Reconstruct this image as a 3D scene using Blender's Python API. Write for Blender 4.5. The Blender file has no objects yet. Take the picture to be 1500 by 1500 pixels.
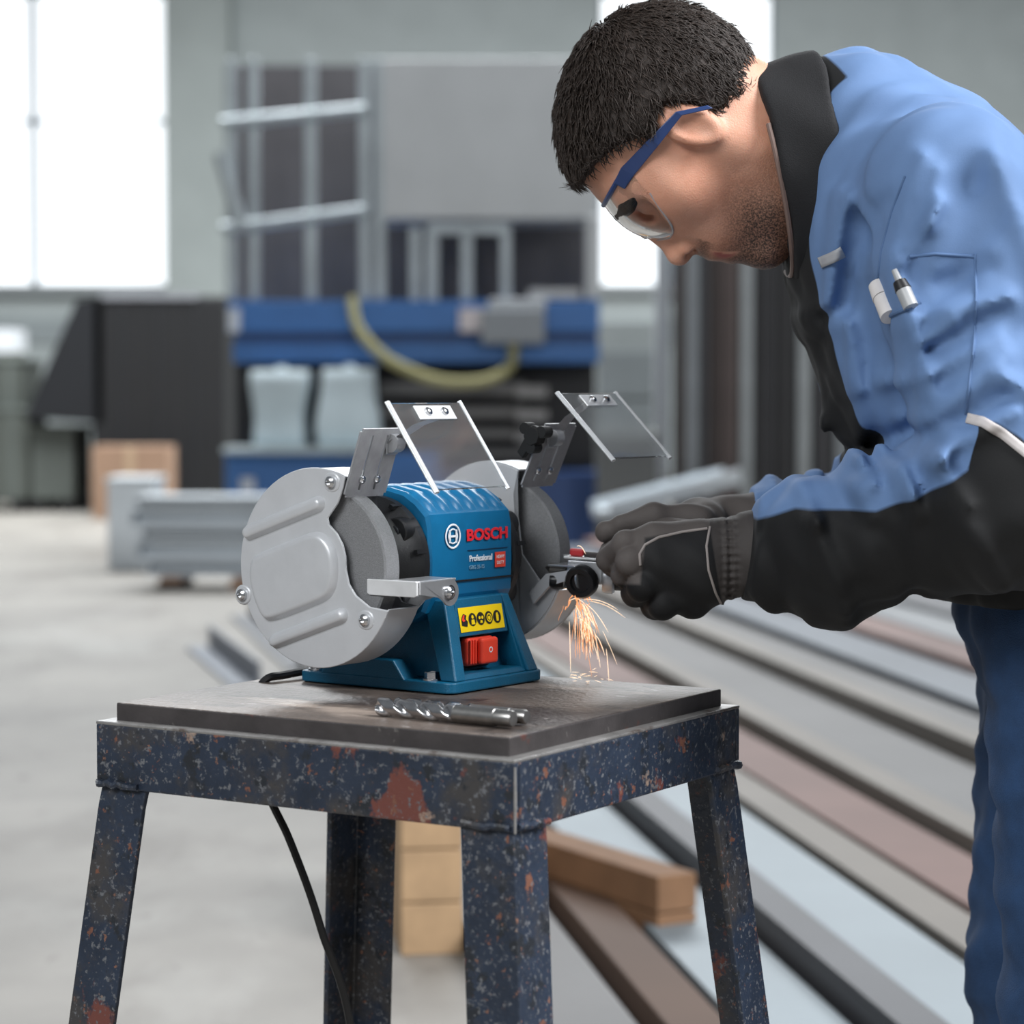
import bpy, bmesh, math, random
import numpy as np
from mathutils import Vector, Matrix, Euler
random.seed(7); np.random.seed(7)
scene = bpy.context.scene
COL = scene.collection
R = math.radians

# ------------------------------------------------------------------ camera
FPX = 3542.0                       # 85 mm lens on a 36 mm wide frame, in pixels of the 1500 px photograph
CAM_H = 1.08
PITCH = math.atan(175 / FPX)
cam = bpy.data.cameras.new('camera'); cam_o = bpy.data.objects.new('camera', cam); COL.objects.link(cam_o)
cam.lens = 85.0; cam.sensor_width = 36.0; cam.clip_end = 200
cam_o.location = (0, 0, CAM_H); cam_o.rotation_euler = (R(90) - PITCH, 0, 0)
cam.dof.use_dof = True; cam.dof.focus_distance = 2.24; cam.dof.aperture_fstop = 5.0
scene.camera = cam_o

# ------------------------------------------------------------------ world, lights, exposure
w = bpy.data.worlds.new('overcast_sky'); scene.world = w; w.use_nodes = True
bg = w.node_tree.nodes['Background']; bg.inputs[0].default_value = (0.86, 0.93, 1.0, 1); bg.inputs[1].default_value = 0.20
def area_light(name, loc, target, sx, sy, power, col=(1, 1, 1)):
    l = bpy.data.lights.new(name, 'AREA'); l.shape = 'RECTANGLE'; l.size = sx; l.size_y = sy; l.energy = power; l.color = col
    o = bpy.data.objects.new(name, l); COL.objects.link(o); o.location = loc
    o.rotation_euler = (Vector(target) - Vector(loc)).to_track_quat('-Z', 'Y').to_euler()
    return o
area_light('skylight_strip', (4.2, 0.9, 5.0), (0.3, 2.4, 0.9), 2.4, 3.2, 640, (0.97, 0.98, 1.0))
area_light('camera_side_fill', (-2.8, -2.2, 4.4), (0.0, 2.4, 1.0), 3.6, 1.8, 275, (0.96, 0.98, 1.0))  # unseen fill light added behind the camera to brighten the guard covers
area_light('far_end_fill', (0, 19.5, 7.8), (0, 19.5, 0), 14.0, 8.0, 3600, (0.95, 0.98, 1.0))  # unseen overhead fill added to brighten the far floor and the platform
vs = scene.view_settings
vs.view_transform = 'Standard'; vs.look = 'None'; vs.gamma = 1.0; vs.use_curve_mapping = False; vs.exposure = 0.0
scene.display_settings.display_device = 'sRGB'

# ------------------------------------------------------------------ where a line of sight meets a depth
_cp, _sp = math.cos(PITCH), math.sin(PITCH)
def W(x, y, Y):
    """world point seen at photo pixel (x, y) that lies at world depth Y"""
    dx = x - 750.0; dy = y - 750.0
    d = (dx, FPX * _cp - dy * _sp, -FPX * _sp - dy * _cp)
    t = Y / d[1]
    return np.array([d[0] * t, Y, CAM_H + d[2] * t])

# ------------------------------------------------------------------ materials
def lin(c):
    return tuple((v / 255 / 12.92 if v / 255 <= 0.04045 else ((v / 255 + 0.055) / 1.055) ** 2.4) for v in c)
_M = {}
def nd(nt, t, **kw):
    n = nt.nodes.new(t)
    for k, v in kw.items(): setattr(n, k, v)
    return n
def mat(name, rgb, rough=0.5, metal=0.0, var=0.10, scale=30.0, bump=0.0, bscale=None, **kw):
    if name in _M: return _M[name]
    m = bpy.data.materials.new(name); m.use_nodes = True; nt = m.node_tree; b = nt.nodes['Principled BSDF']
    c = lin(rgb)
    b.inputs['Roughness'].default_value = rough; b.inputs['Metallic'].default_value = metal
    tc = nd(nt, 'ShaderNodeTexCoord'); nz = nd(nt, 'ShaderNodeTexNoise'); nz.inputs['Scale'].default_value = scale
    nz.inputs['Detail'].default_value = 4
    nt.links.new(tc.outputs['Object'], nz.inputs['Vector'])
    rp = nd(nt, 'ShaderNodeValToRGB'); rp.color_ramp.elements[0].position = 0.3; rp.color_ramp.elements[1].position = 0.7
    rp.color_ramp.elements[0].color = (*[v * (1 - var) for v in c], 1); rp.color_ramp.elements[1].color = (*[min(1, v * (1 + var)) for v in c], 1)
    nt.links.new(nz.outputs['Fac'], rp.inputs['Fac']); nt.links.new(rp.outputs['Color'], b.inputs['Base Color'])
    if bump:
        n2 = nd(nt, 'ShaderNodeTexNoise'); n2.inputs['Scale'].default_value = bscale or scale * 6; n2.inputs['Detail'].default_value = 3
        nt.links.new(tc.outputs['Object'], n2.inputs['Vector'])
        bp = nd(nt, 'ShaderNodeBump'); bp.inputs['Strength'].default_value = bump; bp.inputs['Distance'].default_value = 0.002
        nt.links.new(n2.outputs['Fac'], bp.inputs['Height']); nt.links.new(bp.outputs['Normal'], b.inputs['Normal'])
    for k, v in kw.items(): b.inputs[k.replace('_', ' ')].default_value = v
    _M[name] = m
    return m
def emit(name, rgb, s):
    if name in _M: return _M[name]
    m = bpy.data.materials.new(name); m.use_nodes = True; b = m.node_tree.nodes['Principled BSDF']
    b.inputs['Base Color'].default_value = (*lin(rgb), 1); b.inputs['Emission Color'].default_value = (*lin(rgb), 1)
    b.inputs['Emission Strength'].default_value = s; _M[name] = m
    return m
def worn(name, layers, rough=0.5, metal=0.0, bump=0.15):
    """paint with patches: layers = [(rgb, scale, threshold, softness, stretch)], the first is the base"""
    if name in _M: return _M[name]
    m = bpy.data.materials.new(name); m.use_nodes = True; nt = m.node_tree; b = nt.nodes['Principled BSDF']
    b.inputs['Roughness'].default_value = rough; b.inputs['Metallic'].default_value = metal
    tc = nd(nt, 'ShaderNodeTexCoord'); prev = None
    for i, (rgb, sc, th, so, st) in enumerate(layers):
        mp = nd(nt, 'ShaderNodeMapping'); mp.inputs['Scale'].default_value = st; mp.inputs['Location'].default_value = (i * 3.1, i * 1.7, i * 2.3)
        nt.links.new(tc.outputs['Object'], mp.inputs['Vector'])
        nz = nd(nt, 'ShaderNodeTexNoise'); nz.inputs['Scale'].default_value = sc; nz.inputs['Detail'].default_value = 6; nz.inputs['Roughness'].default_value = 0.62
        nt.links.new(mp.outputs['Vector'], nz.inputs['Vector'])
        if prev is None:
            rp = nd(nt, 'ShaderNodeValToRGB'); c = lin(rgb)
            rp.color_ramp.elements[0].position = 0.3; rp.color_ramp.elements[1].position = 0.7
            rp.color_ramp.elements[0].color = (*[v * 0.72 for v in c], 1); rp.color_ramp.elements[1].color = (*[v * 1.28 for v in c], 1)
            nt.links.new(nz.outputs['Fac'], rp.inputs['Fac']); prev = rp.outputs['Color']
        else:
            mr = nd(nt, 'ShaderNodeMapRange'); mr.inputs[1].default_value = th; mr.inputs[2].default_value = th + so
            nt.links.new(nz.outputs['Fac'], mr.inputs[0])
            mx = nd(nt, 'ShaderNodeMix', data_type='RGBA'); mx.inputs[7].default_value = (*lin(rgb), 1)
            nt.links.new(mr.outputs[0], mx.inputs[0]); nt.links.new(prev, mx.inputs[6]); prev = mx.outputs[2]
    nt.links.new(prev, b.inputs['Base Color'])
    nz = nd(nt, 'ShaderNodeTexNoise'); nz.inputs['Scale'].default_value = 160; nt.links.new(tc.outputs['Object'], nz.inputs['Vector'])
    bp = nd(nt, 'ShaderNodeBump'); bp.inputs['Strength'].default_value = bump; bp.inputs['Distance'].default_value = 0.003
    nt.links.new(nz.outputs['Fac'], bp.inputs['Height']); nt.links.new(bp.outputs['Normal'], b.inputs['Normal'])
    _M[name] = m
    return m

# ------------------------------------------------------------------ objects
def tag(o, label=None, cat=None, group=None, kind=None):
    if label: o['label'] = label
    if cat: o['category'] = cat
    if group: o['group'] = group
    if kind: o['kind'] = kind
    return o
def thing(name, label, cat, loc=(0, 0, 0), rotz=0.0, group=None):
    o = bpy.data.objects.new(name, None); COL.objects.link(o); o.location = loc; o.rotation_euler = (0, 0, rotz); o.empty_display_size = 0.05
    return tag(o, label, cat, group)
def link(name, me, m, parent=None, smooth=None, bevel=0, seg=2):
    o = bpy.data.objects.new(name, me); COL.objects.link(o)
    if m is not None and not me.materials: me.materials.append(m)
    if parent is not None: o.parent = parent
    if smooth is not None:
        me.polygons.foreach_set('use_smooth', [True] * len(me.polygons))
        if smooth < 180:
            bmx = bmesh.new(); bmx.from_mesh(me)
            for e in bmx.edges:
                if len(e.link_faces) == 2 and e.calc_face_angle(0) > R(smooth): e.smooth = False
            bmx.to_mesh(me); bmx.free()
    if bevel:
        md = o.modifiers.new('bevel', 'BEVEL'); md.width = bevel; md.segments = seg; md.limit_method = 'ANGLE'; md.angle_limit = R(35); md.harden_normals = False
    return o
def from_bm(name, bm, m, parent=None, **kw):
    bmesh.ops.recalc_face_normals(bm, faces=bm.faces)
    me = bpy.data.meshes.new(name); bm.to_mesh(me); bm.free()
    return link(name, me, m, parent, **kw)
def from_data(name, v, f, m, parent=None, **kw):
    me = bpy.data.meshes.new(name); me.from_pydata([tuple(map(float, p)) for p in v], [], f); me.update()
    return link(name, me, m, parent, **kw)
def a_box(bm, c, s, rot=None):
    """c centre, s full sizes"""
    M4 = Matrix.Translation(c) @ (rot.to_matrix().to_4x4() if rot is not None else Matrix()) @ Matrix.Diagonal((*s, 1))
    return bmesh.ops.create_cube(bm, size=1.0, matrix=M4)
def box(name, c, s, m, parent=None, rot=None, bevel=0.0, seg=2):
    bm = bmesh.new(); a_box(bm, c, s, rot); return from_bm(name, bm, m, parent, bevel=bevel, seg=seg)
def span(name, lo, hi, m, parent=None, bevel=0.0, seg=2):
    return box(name, [(a + b) / 2 for a, b in zip(lo, hi)], [abs(b - a) for a, b in zip(lo, hi)], m, parent, bevel=bevel, seg=seg)
def frame_of(d):
    d = Vector(d).normalized(); u = Vector((0, 0, 1)) if abs(d.z) < 0.95 else Vector((1, 0, 0))
    a = d.cross(u).normalized(); b = a.cross(d).normalized(); return a, b
def a_tube(bm, pts, r, n=10, caps=True):
    pts = [Vector(p) for p in pts]; rs = r if isinstance(r, (list, tuple)) else [r] * len(pts); rings = []
    a = b = None
    for i, p in enumerate(pts):
        d = (pts[min(i + 1, len(pts) - 1)] - pts[max(i - 1, 0)])
        if a is None: a, b = frame_of(d)
        else:
            dn = d.normalized(); a = (a - dn * a.dot(dn)).normalized(); b = a.cross(dn).normalized() * (1 if a.cross(dn).dot(b) > 0 else -1)
        rings.append([bm.verts.new(p + (a * math.cos(t) + b * math.sin(t)) * rs[i]) for t in [2 * math.pi * k / n for k in range(n)]])
    for i in range(len(rings) - 1):
        for k in range(n): bm.faces.new((rings[i][k], rings[i][(k + 1) % n], rings[i + 1][(k + 1) % n], rings[i + 1][k]))
    if caps: bm.faces.new(rings[0][::-1]); bm.faces.new(rings[-1])
def tube(name, pts, r, m, parent=None, n=10, smooth=40):
    bm = bmesh.new(); a_tube(bm, pts, r, n); return from_bm(name, bm, m, parent, smooth=smooth)
def lathe(name, prof, m, parent=None, n=32, axis='X', at=(0, 0, 0), smooth=35, bm=None):
    """prof = [(h, r)] along the axis"""
    own = bm is None
    if own: bm = bmesh.new()
    def P(h, r, t):
        c, s = math.cos(t) * r, math.sin(t) * r
        v = (h, c, s) if axis == 'X' else (c, h, s) if axis == 'Y' else (c, s, h)
        return Vector(v) + Vector(at)
    rings = []
    for h, r in prof:
        rings.append([bm.verts.new(P(h, 0, 0))] if r < 1e-6 else [bm.verts.new(P(h, r, 2 * math.pi * k / n)) for k in range(n)])
    for A, B in zip(rings, rings[1:]):
        for k in range(n):
            k2 = (k + 1) % n
            if len(A) == 1 and len(B) == 1: continue
            if len(A) == 1: bm.faces.new((A[0], B[k2], B[k]))
            elif len(B) == 1: bm.faces.new((A[k], A[k2], B[0]))
            else: bm.faces.new((A[k], A[k2], B[k2], B[k]))
    if own: return from_bm(name, bm, m, parent, smooth=smooth)
def prism(name, pts2, h0, h1, m, parent=None, plane='X', bevel=0.0, seg=2, smooth=None, bm=None):
    """outline pts2 extruded along an axis: plane 'X' -> (y,z) outline, 'Y' -> (x,z), 'Z' -> (x,y)"""
    own = bm is None
    if own: bm = bmesh.new()
    f = {'X': lambda p, h: (h, p[0], p[1]), 'Y': lambda p, h: (p[0], h, p[1]), 'Z': lambda p, h: (p[0], p[1], h)}[plane]
    A = [bm.verts.new(f(p, h0)) for p in pts2]; B = [bm.verts.new(f(p, h1)) for p in pts2]; n = len(A)
    fa = bm.faces.new(A); fb = bm.faces.new(B[::-1])
    for k in range(n): bm.faces.new((A[k], B[k], B[(k + 1) % n], A[(k + 1) % n]))
    bmesh.ops.triangulate(bm, faces=[x for x in (fa, fb) if len(x.verts) > 4]) if n > 4 and not bevel else None
    if own: return from_bm(name, bm, m, parent, bevel=bevel, seg=seg, smooth=smooth)
def copy_tree(o, parent=None, **props):
    c = o.copy(); COL.objects.link(c); c.parent = parent
    for k, v in props.items(): c[k] = v
    for ch in list(o.children): copy_tree(ch, c)
    return c
def screw(name, at, nrm, r, m, parent):
    """a pan head with a hex recess"""
    bm = bmesh.new(); lathe('', [(0, r), (r * .45, r * .95), (r * .75, r * .6), (r * .8, r * .42), (r * .35, r * .40), (r * .35, 0)], m, n=18, axis='Z', bm=bm)
    q = Vector((0, 0, 1)).rotation_difference(Vector(nrm)); bmesh.ops.transform(bm, matrix=Matrix.Translation(at) @ q.to_matrix().to_4x4(), verts=bm.verts)
    return from_bm(name, bm, m, parent, smooth=30)
def text(name, s, size, m, parent, loc, rot, ext=0.0003, sx=1.0, bold=0.0, align='LEFT', shear=0.0):
    cu = bpy.data.curves.new(name, 'FONT'); cu.body = s; cu.size = size; cu.extrude = ext; cu.offset = bold; cu.align_x = align; cu.resolution_u = 3; cu.shear = shear
    t = bpy.data.objects.new(name, cu); COL.objects.link(t); bpy.context.view_layer.update()
    me = bpy.data.meshes.new_from_object(t.evaluated_get(bpy.context.evaluated_depsgraph_get()))
    bpy.data.objects.remove(t); bpy.data.curves.remove(cu)
    me.materials.clear(); o = link(name, me, m, parent); o.location = loc; o.rotation_euler = rot; o.scale = (sx, 1, 1)
    return o
# ================================================================== the hall
concrete = worn('concrete_floor', [((138, 134, 128), 0.9, 0, 0, (1, 1, 1)), ((116, 111, 105), 2.2, .53, .16, (1, .45, 1)), ((166, 164, 159), 1.1, .56, .2, (1, .5, 1)), ((100, 93, 87), 9, .62, .1, (1, .6, 1))], rough=0.55, bump=0.05)
concrete.node_tree.nodes['Principled BSDF'].inputs['Specular IOR Level'].default_value = .3
fl = span('floor', (-30, -6, -0.2), (30, 40, 0), concrete); tag(fl, kind='structure')
wallm = mat('wall_paint', (176, 184, 184), 0.7, var=.06, scale=2)
cladm = mat('wall_cladding', (150, 158, 160), 0.6, var=.08, scale=1.5)
WY = 32.0
def wx(x): return (x - 750) / FPX * WY
def wz(y): return CAM_H + (575 - y) / FPX * WY
wb = bpy.data.objects.new('wall_back', None); COL.objects.link(wb); tag(wb, kind='structure')
SILL, TOP = wz(420), 6.3
cols = [(-14, wx(-420)), (wx(248), wx(876)), (wx(1130), 14)]
for i, (a, b) in enumerate(cols): span('wall_panel', (a, WY, 0), (b, WY + .3, 9), wallm, wb)
for a, b in ((wx(-420), wx(248)), (wx(876), wx(1130))):
    span('wall_base_panel', (a, WY, 0), (b, WY + .3, SILL), wallm, wb); span('wall_head_panel', (a, WY, TOP), (b, WY + .3, 9), wallm, wb)
    span('sill', (a - .05, WY - .18, SILL - .12), (b + .05, WY, SILL), mat('sill_grey', (150, 156, 158), .5), wb, bevel=.01)
    span('cladding_band', (a, WY - .05, SILL - .75), (b, WY, SILL - .45), cladm, wb)
pane_m = emit('daylit_frosted_pane', (243, 247, 250), 1.25)
mull = mat('mullion', (120, 130, 138), .5, .3)
for wi, (a, b, xs) in enumerate(((wx(-420), wx(248), [wx(v) for v in (-420, -305, -185, -66, 52, 248)]), (wx(876), wx(1130), [wx(876), wx(985), wx(1130)]))):
    wn = bpy.data.objects.new('window_%d' % (wi + 1), None); COL.objects.link(wn); tag(wn, kind='structure'); wn.location = (0, WY + .12, 0)
    zs = [SILL, wz(180), TOP]
    for i in range(len(xs) - 1):
        for j in range(2): span('pane', (xs[i] + .03, .0, zs[j] + .03), (xs[i + 1] - .03, .03, zs[j + 1] - .03), pane_m, wn)
    for x in xs: span('mullion', (x - .045, -.06, SILL), (x + .045, .06, TOP), mull, wn)
    span('transom', (a, -.05, zs[1] - .03), (b, .05, zs[1] + .03), mull, wn)
# column of pale sheet metal beside the left window
pil = span('trim_1', (wx(252), WY - .5, 0), (wx(345), WY - .02, 9), mat('pilaster', (168, 176, 174), .6, var=.08, scale=1.2)); tag(pil, kind='structure')
# ================================================================== work stand
TZ = 0.80
tA, tB, tC = np.array([-.3581, 2.176]), np.array([-.0017, 1.9548]), np.array([.1983, 2.2769])
ux = (tB - tA); LX = float(np.linalg.norm(ux)); ux = ux / LX
uy = np.array([-ux[1], ux[0]]); LY = float(np.dot(tC - tB, uy))
stand_rot = math.atan2(ux[1], ux[0])
tcen = tA + ux * LX / 2 + uy * LY / 2
stand = thing('work_stand', 'heavy square steel stand with chipped navy paint and splayed angle-iron legs', 'stand', (tcen[0], tcen[1], 0), stand_rot)
navy = worn('chipped_navy_paint', [((38, 48, 64), 22, 0, 0, (1, 1, 1)), ((62, 60, 60), 10, .50, .10, (1, 1, 1)), ((34, 38, 44), 40, .56, .06, (1, 1, 1)), ((108, 62, 54), 13, .60, .03, (1, 1, .8)), ((118, 78, 62), 38, .635, .03, (1, 1, 1)), ((148, 128, 114), 20, .665, .03, (1, 1, 1)), ((104, 106, 110), 190, .57, .08, (1, 1, 1)), ((128, 92, 76), 130, .64, .05, (1, 1, 1)), ((146, 150, 154), 70, .69, .02, (1, 1, .8))], rough=.42, bump=.3)
edge_m = worn('bare_steel_edge', [((150, 148, 146), 30, 0, 0, (1, 1, 1)), ((92, 78, 70), 26, .56, .1, (1, 1, 1))], rough=.4, metal=.5)
plate_m = worn('oily_steel_plate', [((94, 84, 77), 9, 0, 0, (1, 1, 1)), ((52, 44, 41), 7, .46, .10, (.5, 1.2, 1)), ((152, 138, 127), 8, .54, .09, (.45, 1.4, 1)), ((156, 150, 146), 70, .63, .05, (.5, 1, 1)), ((48, 41, 38), 18, .60, .08, (1, 1, 1))], rough=.46, metal=.1, bump=.5)
plate_side = worn('dark_plate_side', [((70, 66, 66), 20, 0, 0, (1, 1, 1)), ((104, 62, 54), 14, .64, .05, (1, 1, 1)), ((126, 122, 118), 40, .66, .05, (1, 1, 1))], rough=.5, metal=.3)  # side faces: darker base than the plate top, with reddish and pale patches
hx, hy = LX / 2, LY / 2
tp = span('top_plate', (-hx, -hy, TZ - .018), (hx, hy, TZ), plate_m, stand, bevel=.0015)
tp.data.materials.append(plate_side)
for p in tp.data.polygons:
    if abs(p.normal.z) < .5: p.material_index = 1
RH, OV, TH = .058, .013, .007
zr = TZ - .018
# four angle-iron rails: upright flange and a top ledge under the plate
def rail(name, ax, sgn):
    r = bpy.data.objects.new(name, None)
    o = hx + OV, hy + OV
    bm = bmesh.new()
    if ax == 'x':
        a_box(bm, (0, sgn * (o[1] - TH / 2), zr - RH / 2), (2 * o[0], TH, RH)); e = ((0, sgn * (o[1] - .016), zr - .003), (2 * o[0], .032, .006))
    else:
        a_box(bm, (sgn * (o[0] - TH / 2), 0, zr - RH / 2), (TH, 2 * o[1] - 2 * TH, RH)); e = ((sgn * (o[0] - .016), 0, zr - .003), (.032, 2 * o[1] - .064, .006))
    ro = from_bm(name, bm, navy, stand, bevel=.002)
    box('ledge', (e[0][0], e[0][1], zr + .0005), (e[1][0], e[1][1], .003), edge_m, ro, bevel=.001)
    return ro
for s in (-1, 1): rail('rail', 'x', s); rail('rail', 'y', s)
# splayed angle-iron legs: an L profile lofted from the corner to the floor
def leg(sx, sy):
    LW, t = .052, .006
    prof = [(0, 0), (LW, 0), (LW, t), (t, t), (t, LW), (0, LW)]
    top, bot, sp = zr - RH + .004, 0.0, .072
    v, f = [], []
    for z, k in ((top, .003), (top - .02, .0), (bot, -sp)):
        cx, cy = sx * (hx + OV - k - .001), sy * (hy + OV - k - .001)
        for p in prof: v.append((cx - sx * p[0], cy - sy * p[1], z))
    n = len(prof)
    for l in range(2):
        for k in range(n): f.append((l * n + k, l * n + (k + 1) % n, (l + 1) * n + (k + 1) % n, (l + 1) * n + k))
    f += [tuple(range(n)), tuple(range(2 * n, 3 * n))]
    bm = bmesh.new(); me = bpy.data.meshes.new('t'); me.from_pydata(v, [], f); bm.from_mesh(me); bpy.data.meshes.remove(me)
    lo = from_bm('leg', bm, navy, stand, bevel=.0015)
    # weld beads along the joint
    for nm, p0, p1 in (('weld_bead', (sx * (hx + OV + .001), sy * (hy + OV - .004), top), (sx * (hx + OV + .001), sy * (hy + OV - .05), top)), ('weld_bead', (sx * (hx + OV - .004), sy * (hy + OV + .001), top), (sx * (hx + OV - .05), sy * (hy + OV + .001), top))):
        n = 9; pts = [np.array(p0) + (np.array(p1) - np.array(p0)) * i / (n - 1) + np.array((0, 0, random.uniform(-.0015, .0015))) for i in range(n)]
        tube(nm, pts, [random.uniform(.0028, .0048) for _ in pts], navy, lo, n=8)
for sx in (-1, 1):
    for sy in (-1, 1): leg(sx, sy)
# two pieces of flux and a weld drip on the rail corner
tube('weld_bead', [(hx + OV, -hy - OV, zr - .004), (hx + OV + .0005, -hy - OV - .0005, zr - .03), (hx + OV, -hy - OV, zr - RH)], [.0010, .0014, .0010], edge_m, stand, n=8)
# ================================================================== bench grinder
GA = R(54)
gM = np.array([-.088, 2.337, TZ])
gr = thing('bench_grinder', 'blue bench grinder with two grey-guarded wheels standing on the steel stand', 'bench grinder', tuple(gM), GA)
blue = mat('grinder_blue', (8, 98, 142), .36, 0, .06, 60, .08, 900)
blue_l = blue
cast = mat('cast_blue', (8, 92, 126), .42, 0, .08, 60, .25, 700)
gguard = mat('guard_grey_paint', (204, 206, 209), .36, .25, .04, 40, .05, 900)
gin = mat('guard_inner_grey', (120, 122, 126), .5, .3, .08, 40)
steel = mat('bright_steel', (205, 206, 208), .22, 1.0, .06, 80)
brush = mat('brushed_plate', (158, 159, 162), .42, .3, .08, 120, .1, 900)
blackp = mat('black_plastic', (26, 27, 29), .42, 0, .12, 60, .1, 800)
wheelm = mat('grinding_stone', (136, 137, 139), .9, 0, .12, 600, .7, 1800)
wheeld = mat('coarse_stone', (112, 113, 115), .95, 0, .16, 500, .8, 1500)
redm = mat('switch_red', (240, 72, 50), .4, 0, .05, 60)
yel = mat('sticker_yellow', (250, 214, 10), .5, 0, .03, 60)
ink = mat('sticker_ink', (24, 24, 22), .6, 0, .05, 60)
whitep = mat('white_print', (232, 236, 240), .5, 0, .03, 60)
redp = mat('red_print', (226, 40, 52), .45, 0, .04, 60)
clear = mat('clear_plastic', (250, 252, 253), .04, 0, 0.0, 10, Transmission_Weight=.965, IOR=1.42)
ZC = .1195
# ---- base
bp_pts = []
def rrect(x0, x1, y0, y1, r, n=5):
    pts = []
    for cx, cy, a0 in ((x1 - r, y1 - r, 0), (x0 + r, y1 - r, 90), (x0 + r, y0 + r, 180), (x1 - r, y0 + r, 270)):
        for i in range(n + 1): a = R(a0 + 90 * i / n); pts.append((cx + r * math.cos(a), cy + r * math.sin(a)))
    return pts
base = prism('base', rrect(-.074, .074, -.094, .094, .010), 0.0012, .0115, cast, gr, 'Z', bevel=.0015)
for s in (-1, 1):
    prism('side_rail', [(-.038, .0105), (-.024, .029), (.052, .029), (.066, .0105)], s * .0742, s * .058, cast, gr, 'X', bevel=.0015)
    prism('side_rail_web', [(-.034, .0116), (-.024, .024), (.050, .024), (.058, .0116)], s * .0578, s * .04, cast, gr, 'X')
for sx in (-1, 1):
    for sy in (-1, 1):
        cx, cy = (sx * .0625, -.062) if sy < 0 else (sx * .0605, .080)
        lathe('washer', [(.0116, 0), (.0116, .0095), (.0132, .0095), (.0132, 0)], steel, gr, 24, 'Z', (cx, cy, 0))
        b = lathe('mounting_bolt', [(.0133, 0), (.0133, .0075), (.0185, .0075), (.0195, .0068), (.0195, .004), (.0165, .0035), (.0165, 0)], steel, gr, 6 if sy < 0 else 12, 'Z', (cx, cy, 0), smooth=25)
        box('rubber_foot', (cx, cy, .0007), (.018, .018, .0012), blackp, gr)
# ---- pedestal: a tapered hollow tower, front recess framed by two sloping legs
def loft(name, lo, hi, z0, z1, m, parent, bevel=.0015):
    (x0, x1, y0, y1), (X0, X1, Y0, Y1) = lo, hi
    v = [(x0, y0, z0), (x1, y0, z0), (x1, y1, z0), (x0, y1, z0), (X0, Y0, z1), (X1, Y0, z1), (X1, Y1, z1), (X0, Y1, z1)]
    f = [(3, 2, 1, 0), (4, 5, 6, 7), (0, 1, 5, 4), (1, 2, 6, 5), (2, 3, 7, 6), (3, 0, 4, 7)]
    return from_data(name, v, f, m, parent, bevel=bevel)
loft('pedestal', (-.0495, .0495, -.066, .060), (-.044, .044, -.045, .050), .0115, .075, cast, gr)
loft('pedestal_leg', (-.066, -.050, -.0925, -.0745), (-.0545, -.040, -.070, -.045), .0116, .086, cast, gr)
loft('pedestal_leg', (.050, .066, -.0925, -.0745), (.036, .0475, -.070, -.045), .0116, .086, cast, gr)
loft('front_panel', (-.0395, .0385, -.0765, -.058), (-.040, .036, -.070, -.055), .0505, .086, cast, gr, .001)
for s in (-1, 1): loft('side_cheek', (min(s * .0462, s * .0502), max(s * .0462, s * .0502), -.0885, -.058), (min(s * .0366, s * .0406), max(s * .0366, s * .0406), -.0690, -.045), .0118, .0845, cast, gr, .0005)
loft('front_sill', (-.050, .050, -.090, -.060), (-.0485, .0485, -.086, -.060), .0117, .0165, cast, gr, .001)
prism('saddle', [(-.055, .078), (-.060, .092), (-.03, .10), (.03, .10), (.058, .092), (.053, .074), (0, .066)], -.046, .046, cast, gr, 'X', bevel=.001)
# ---- switch
tilt = math.atan2(.0065, .0355)
sw = span('rocker_switch', (-.026, -.0765, .0215), (.016, -.0655, .0485), redm, gr, bevel=.004, seg=3)
sw2 = span('rocker_cap', (-.012, -.0825, .0225), (.0150, -.076, .0475), redm, sw, bevel=.003, seg=3)
for i in range(3): span('rocker_ridge', (-.0245 + i * .004, -.0785, .0235), (-.0225 + i * .004, -.076, .0465), redm, sw, bevel=.0008)
lathe('rocker_mark', [(-.0827, .0018), (-.0827, .0028), (-.0825, .0028)], whitep, sw, 16, 'Y', (.002, 0, .036))
span('rocker_bezel', (-.0305, -.0670, .0185), (.0205, -.0645, .0502), blackp, gr, bevel=.002)
# ---- warning sticker with five pictograms
ty = lambda z: -.0765 + (z - .0505) / .0355 * .0065
st = from_data('warning_sticker', [(x, ty(z) - .0006, z) for x, z in ((-.0365, .0545), (.033, .0545), (.033, .0775), (-.0365, .0775))], [(0, 1, 2, 3)], yel, gr)
def disc(name, cx, cz, r, m, parent, n=20, off=.0009, hole=0.0, sq=1.0):
    bm = bmesh.new()
    o = [bm.verts.new((cx + r * sq * math.cos(2 * math.pi * k / n), ty(cz + r * math.sin(2 * math.pi * k / n)) - off, cz + r * math.sin(2 * math.pi * k / n))) for k in range(n)]
    if hole:
        i_ = [bm.verts.new((cx + hole * sq * math.cos(2 * math.pi * k / n), ty(cz + hole * math.sin(2 * math.pi * k / n)) - off, cz + hole * math.sin(2 * math.pi * k / n))) for k in range(n)]
        for k in range(n): bm.faces.new((o[k], o[(k + 1) % n], i_[(k + 1) % n], i_[k]))
    else: bm.faces.new(o)
    return from_bm(name, bm, m, parent)
def patch(name, poly, m, parent, off=.0011):
    return from_data(name, [(x, ty(z) - off, z) for x, z in poly], [tuple(range(len(poly)))], m, parent)
cz = .0655
patch('flash_pictogram', [(-.034, .061), (-.026, .0595), (-.0245, .064), (-.027, .0665), (-.0255, .070), (-.030, .0718), (-.0335, .068)], ink, st)
patch('flash_pictogram', [(-.0335, .0665), (-.031, .0705), (-.0285, .0708), (-.030, .067), (-.028, .0650), (-.0320, .0645)], redm, st, .0014)
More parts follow.
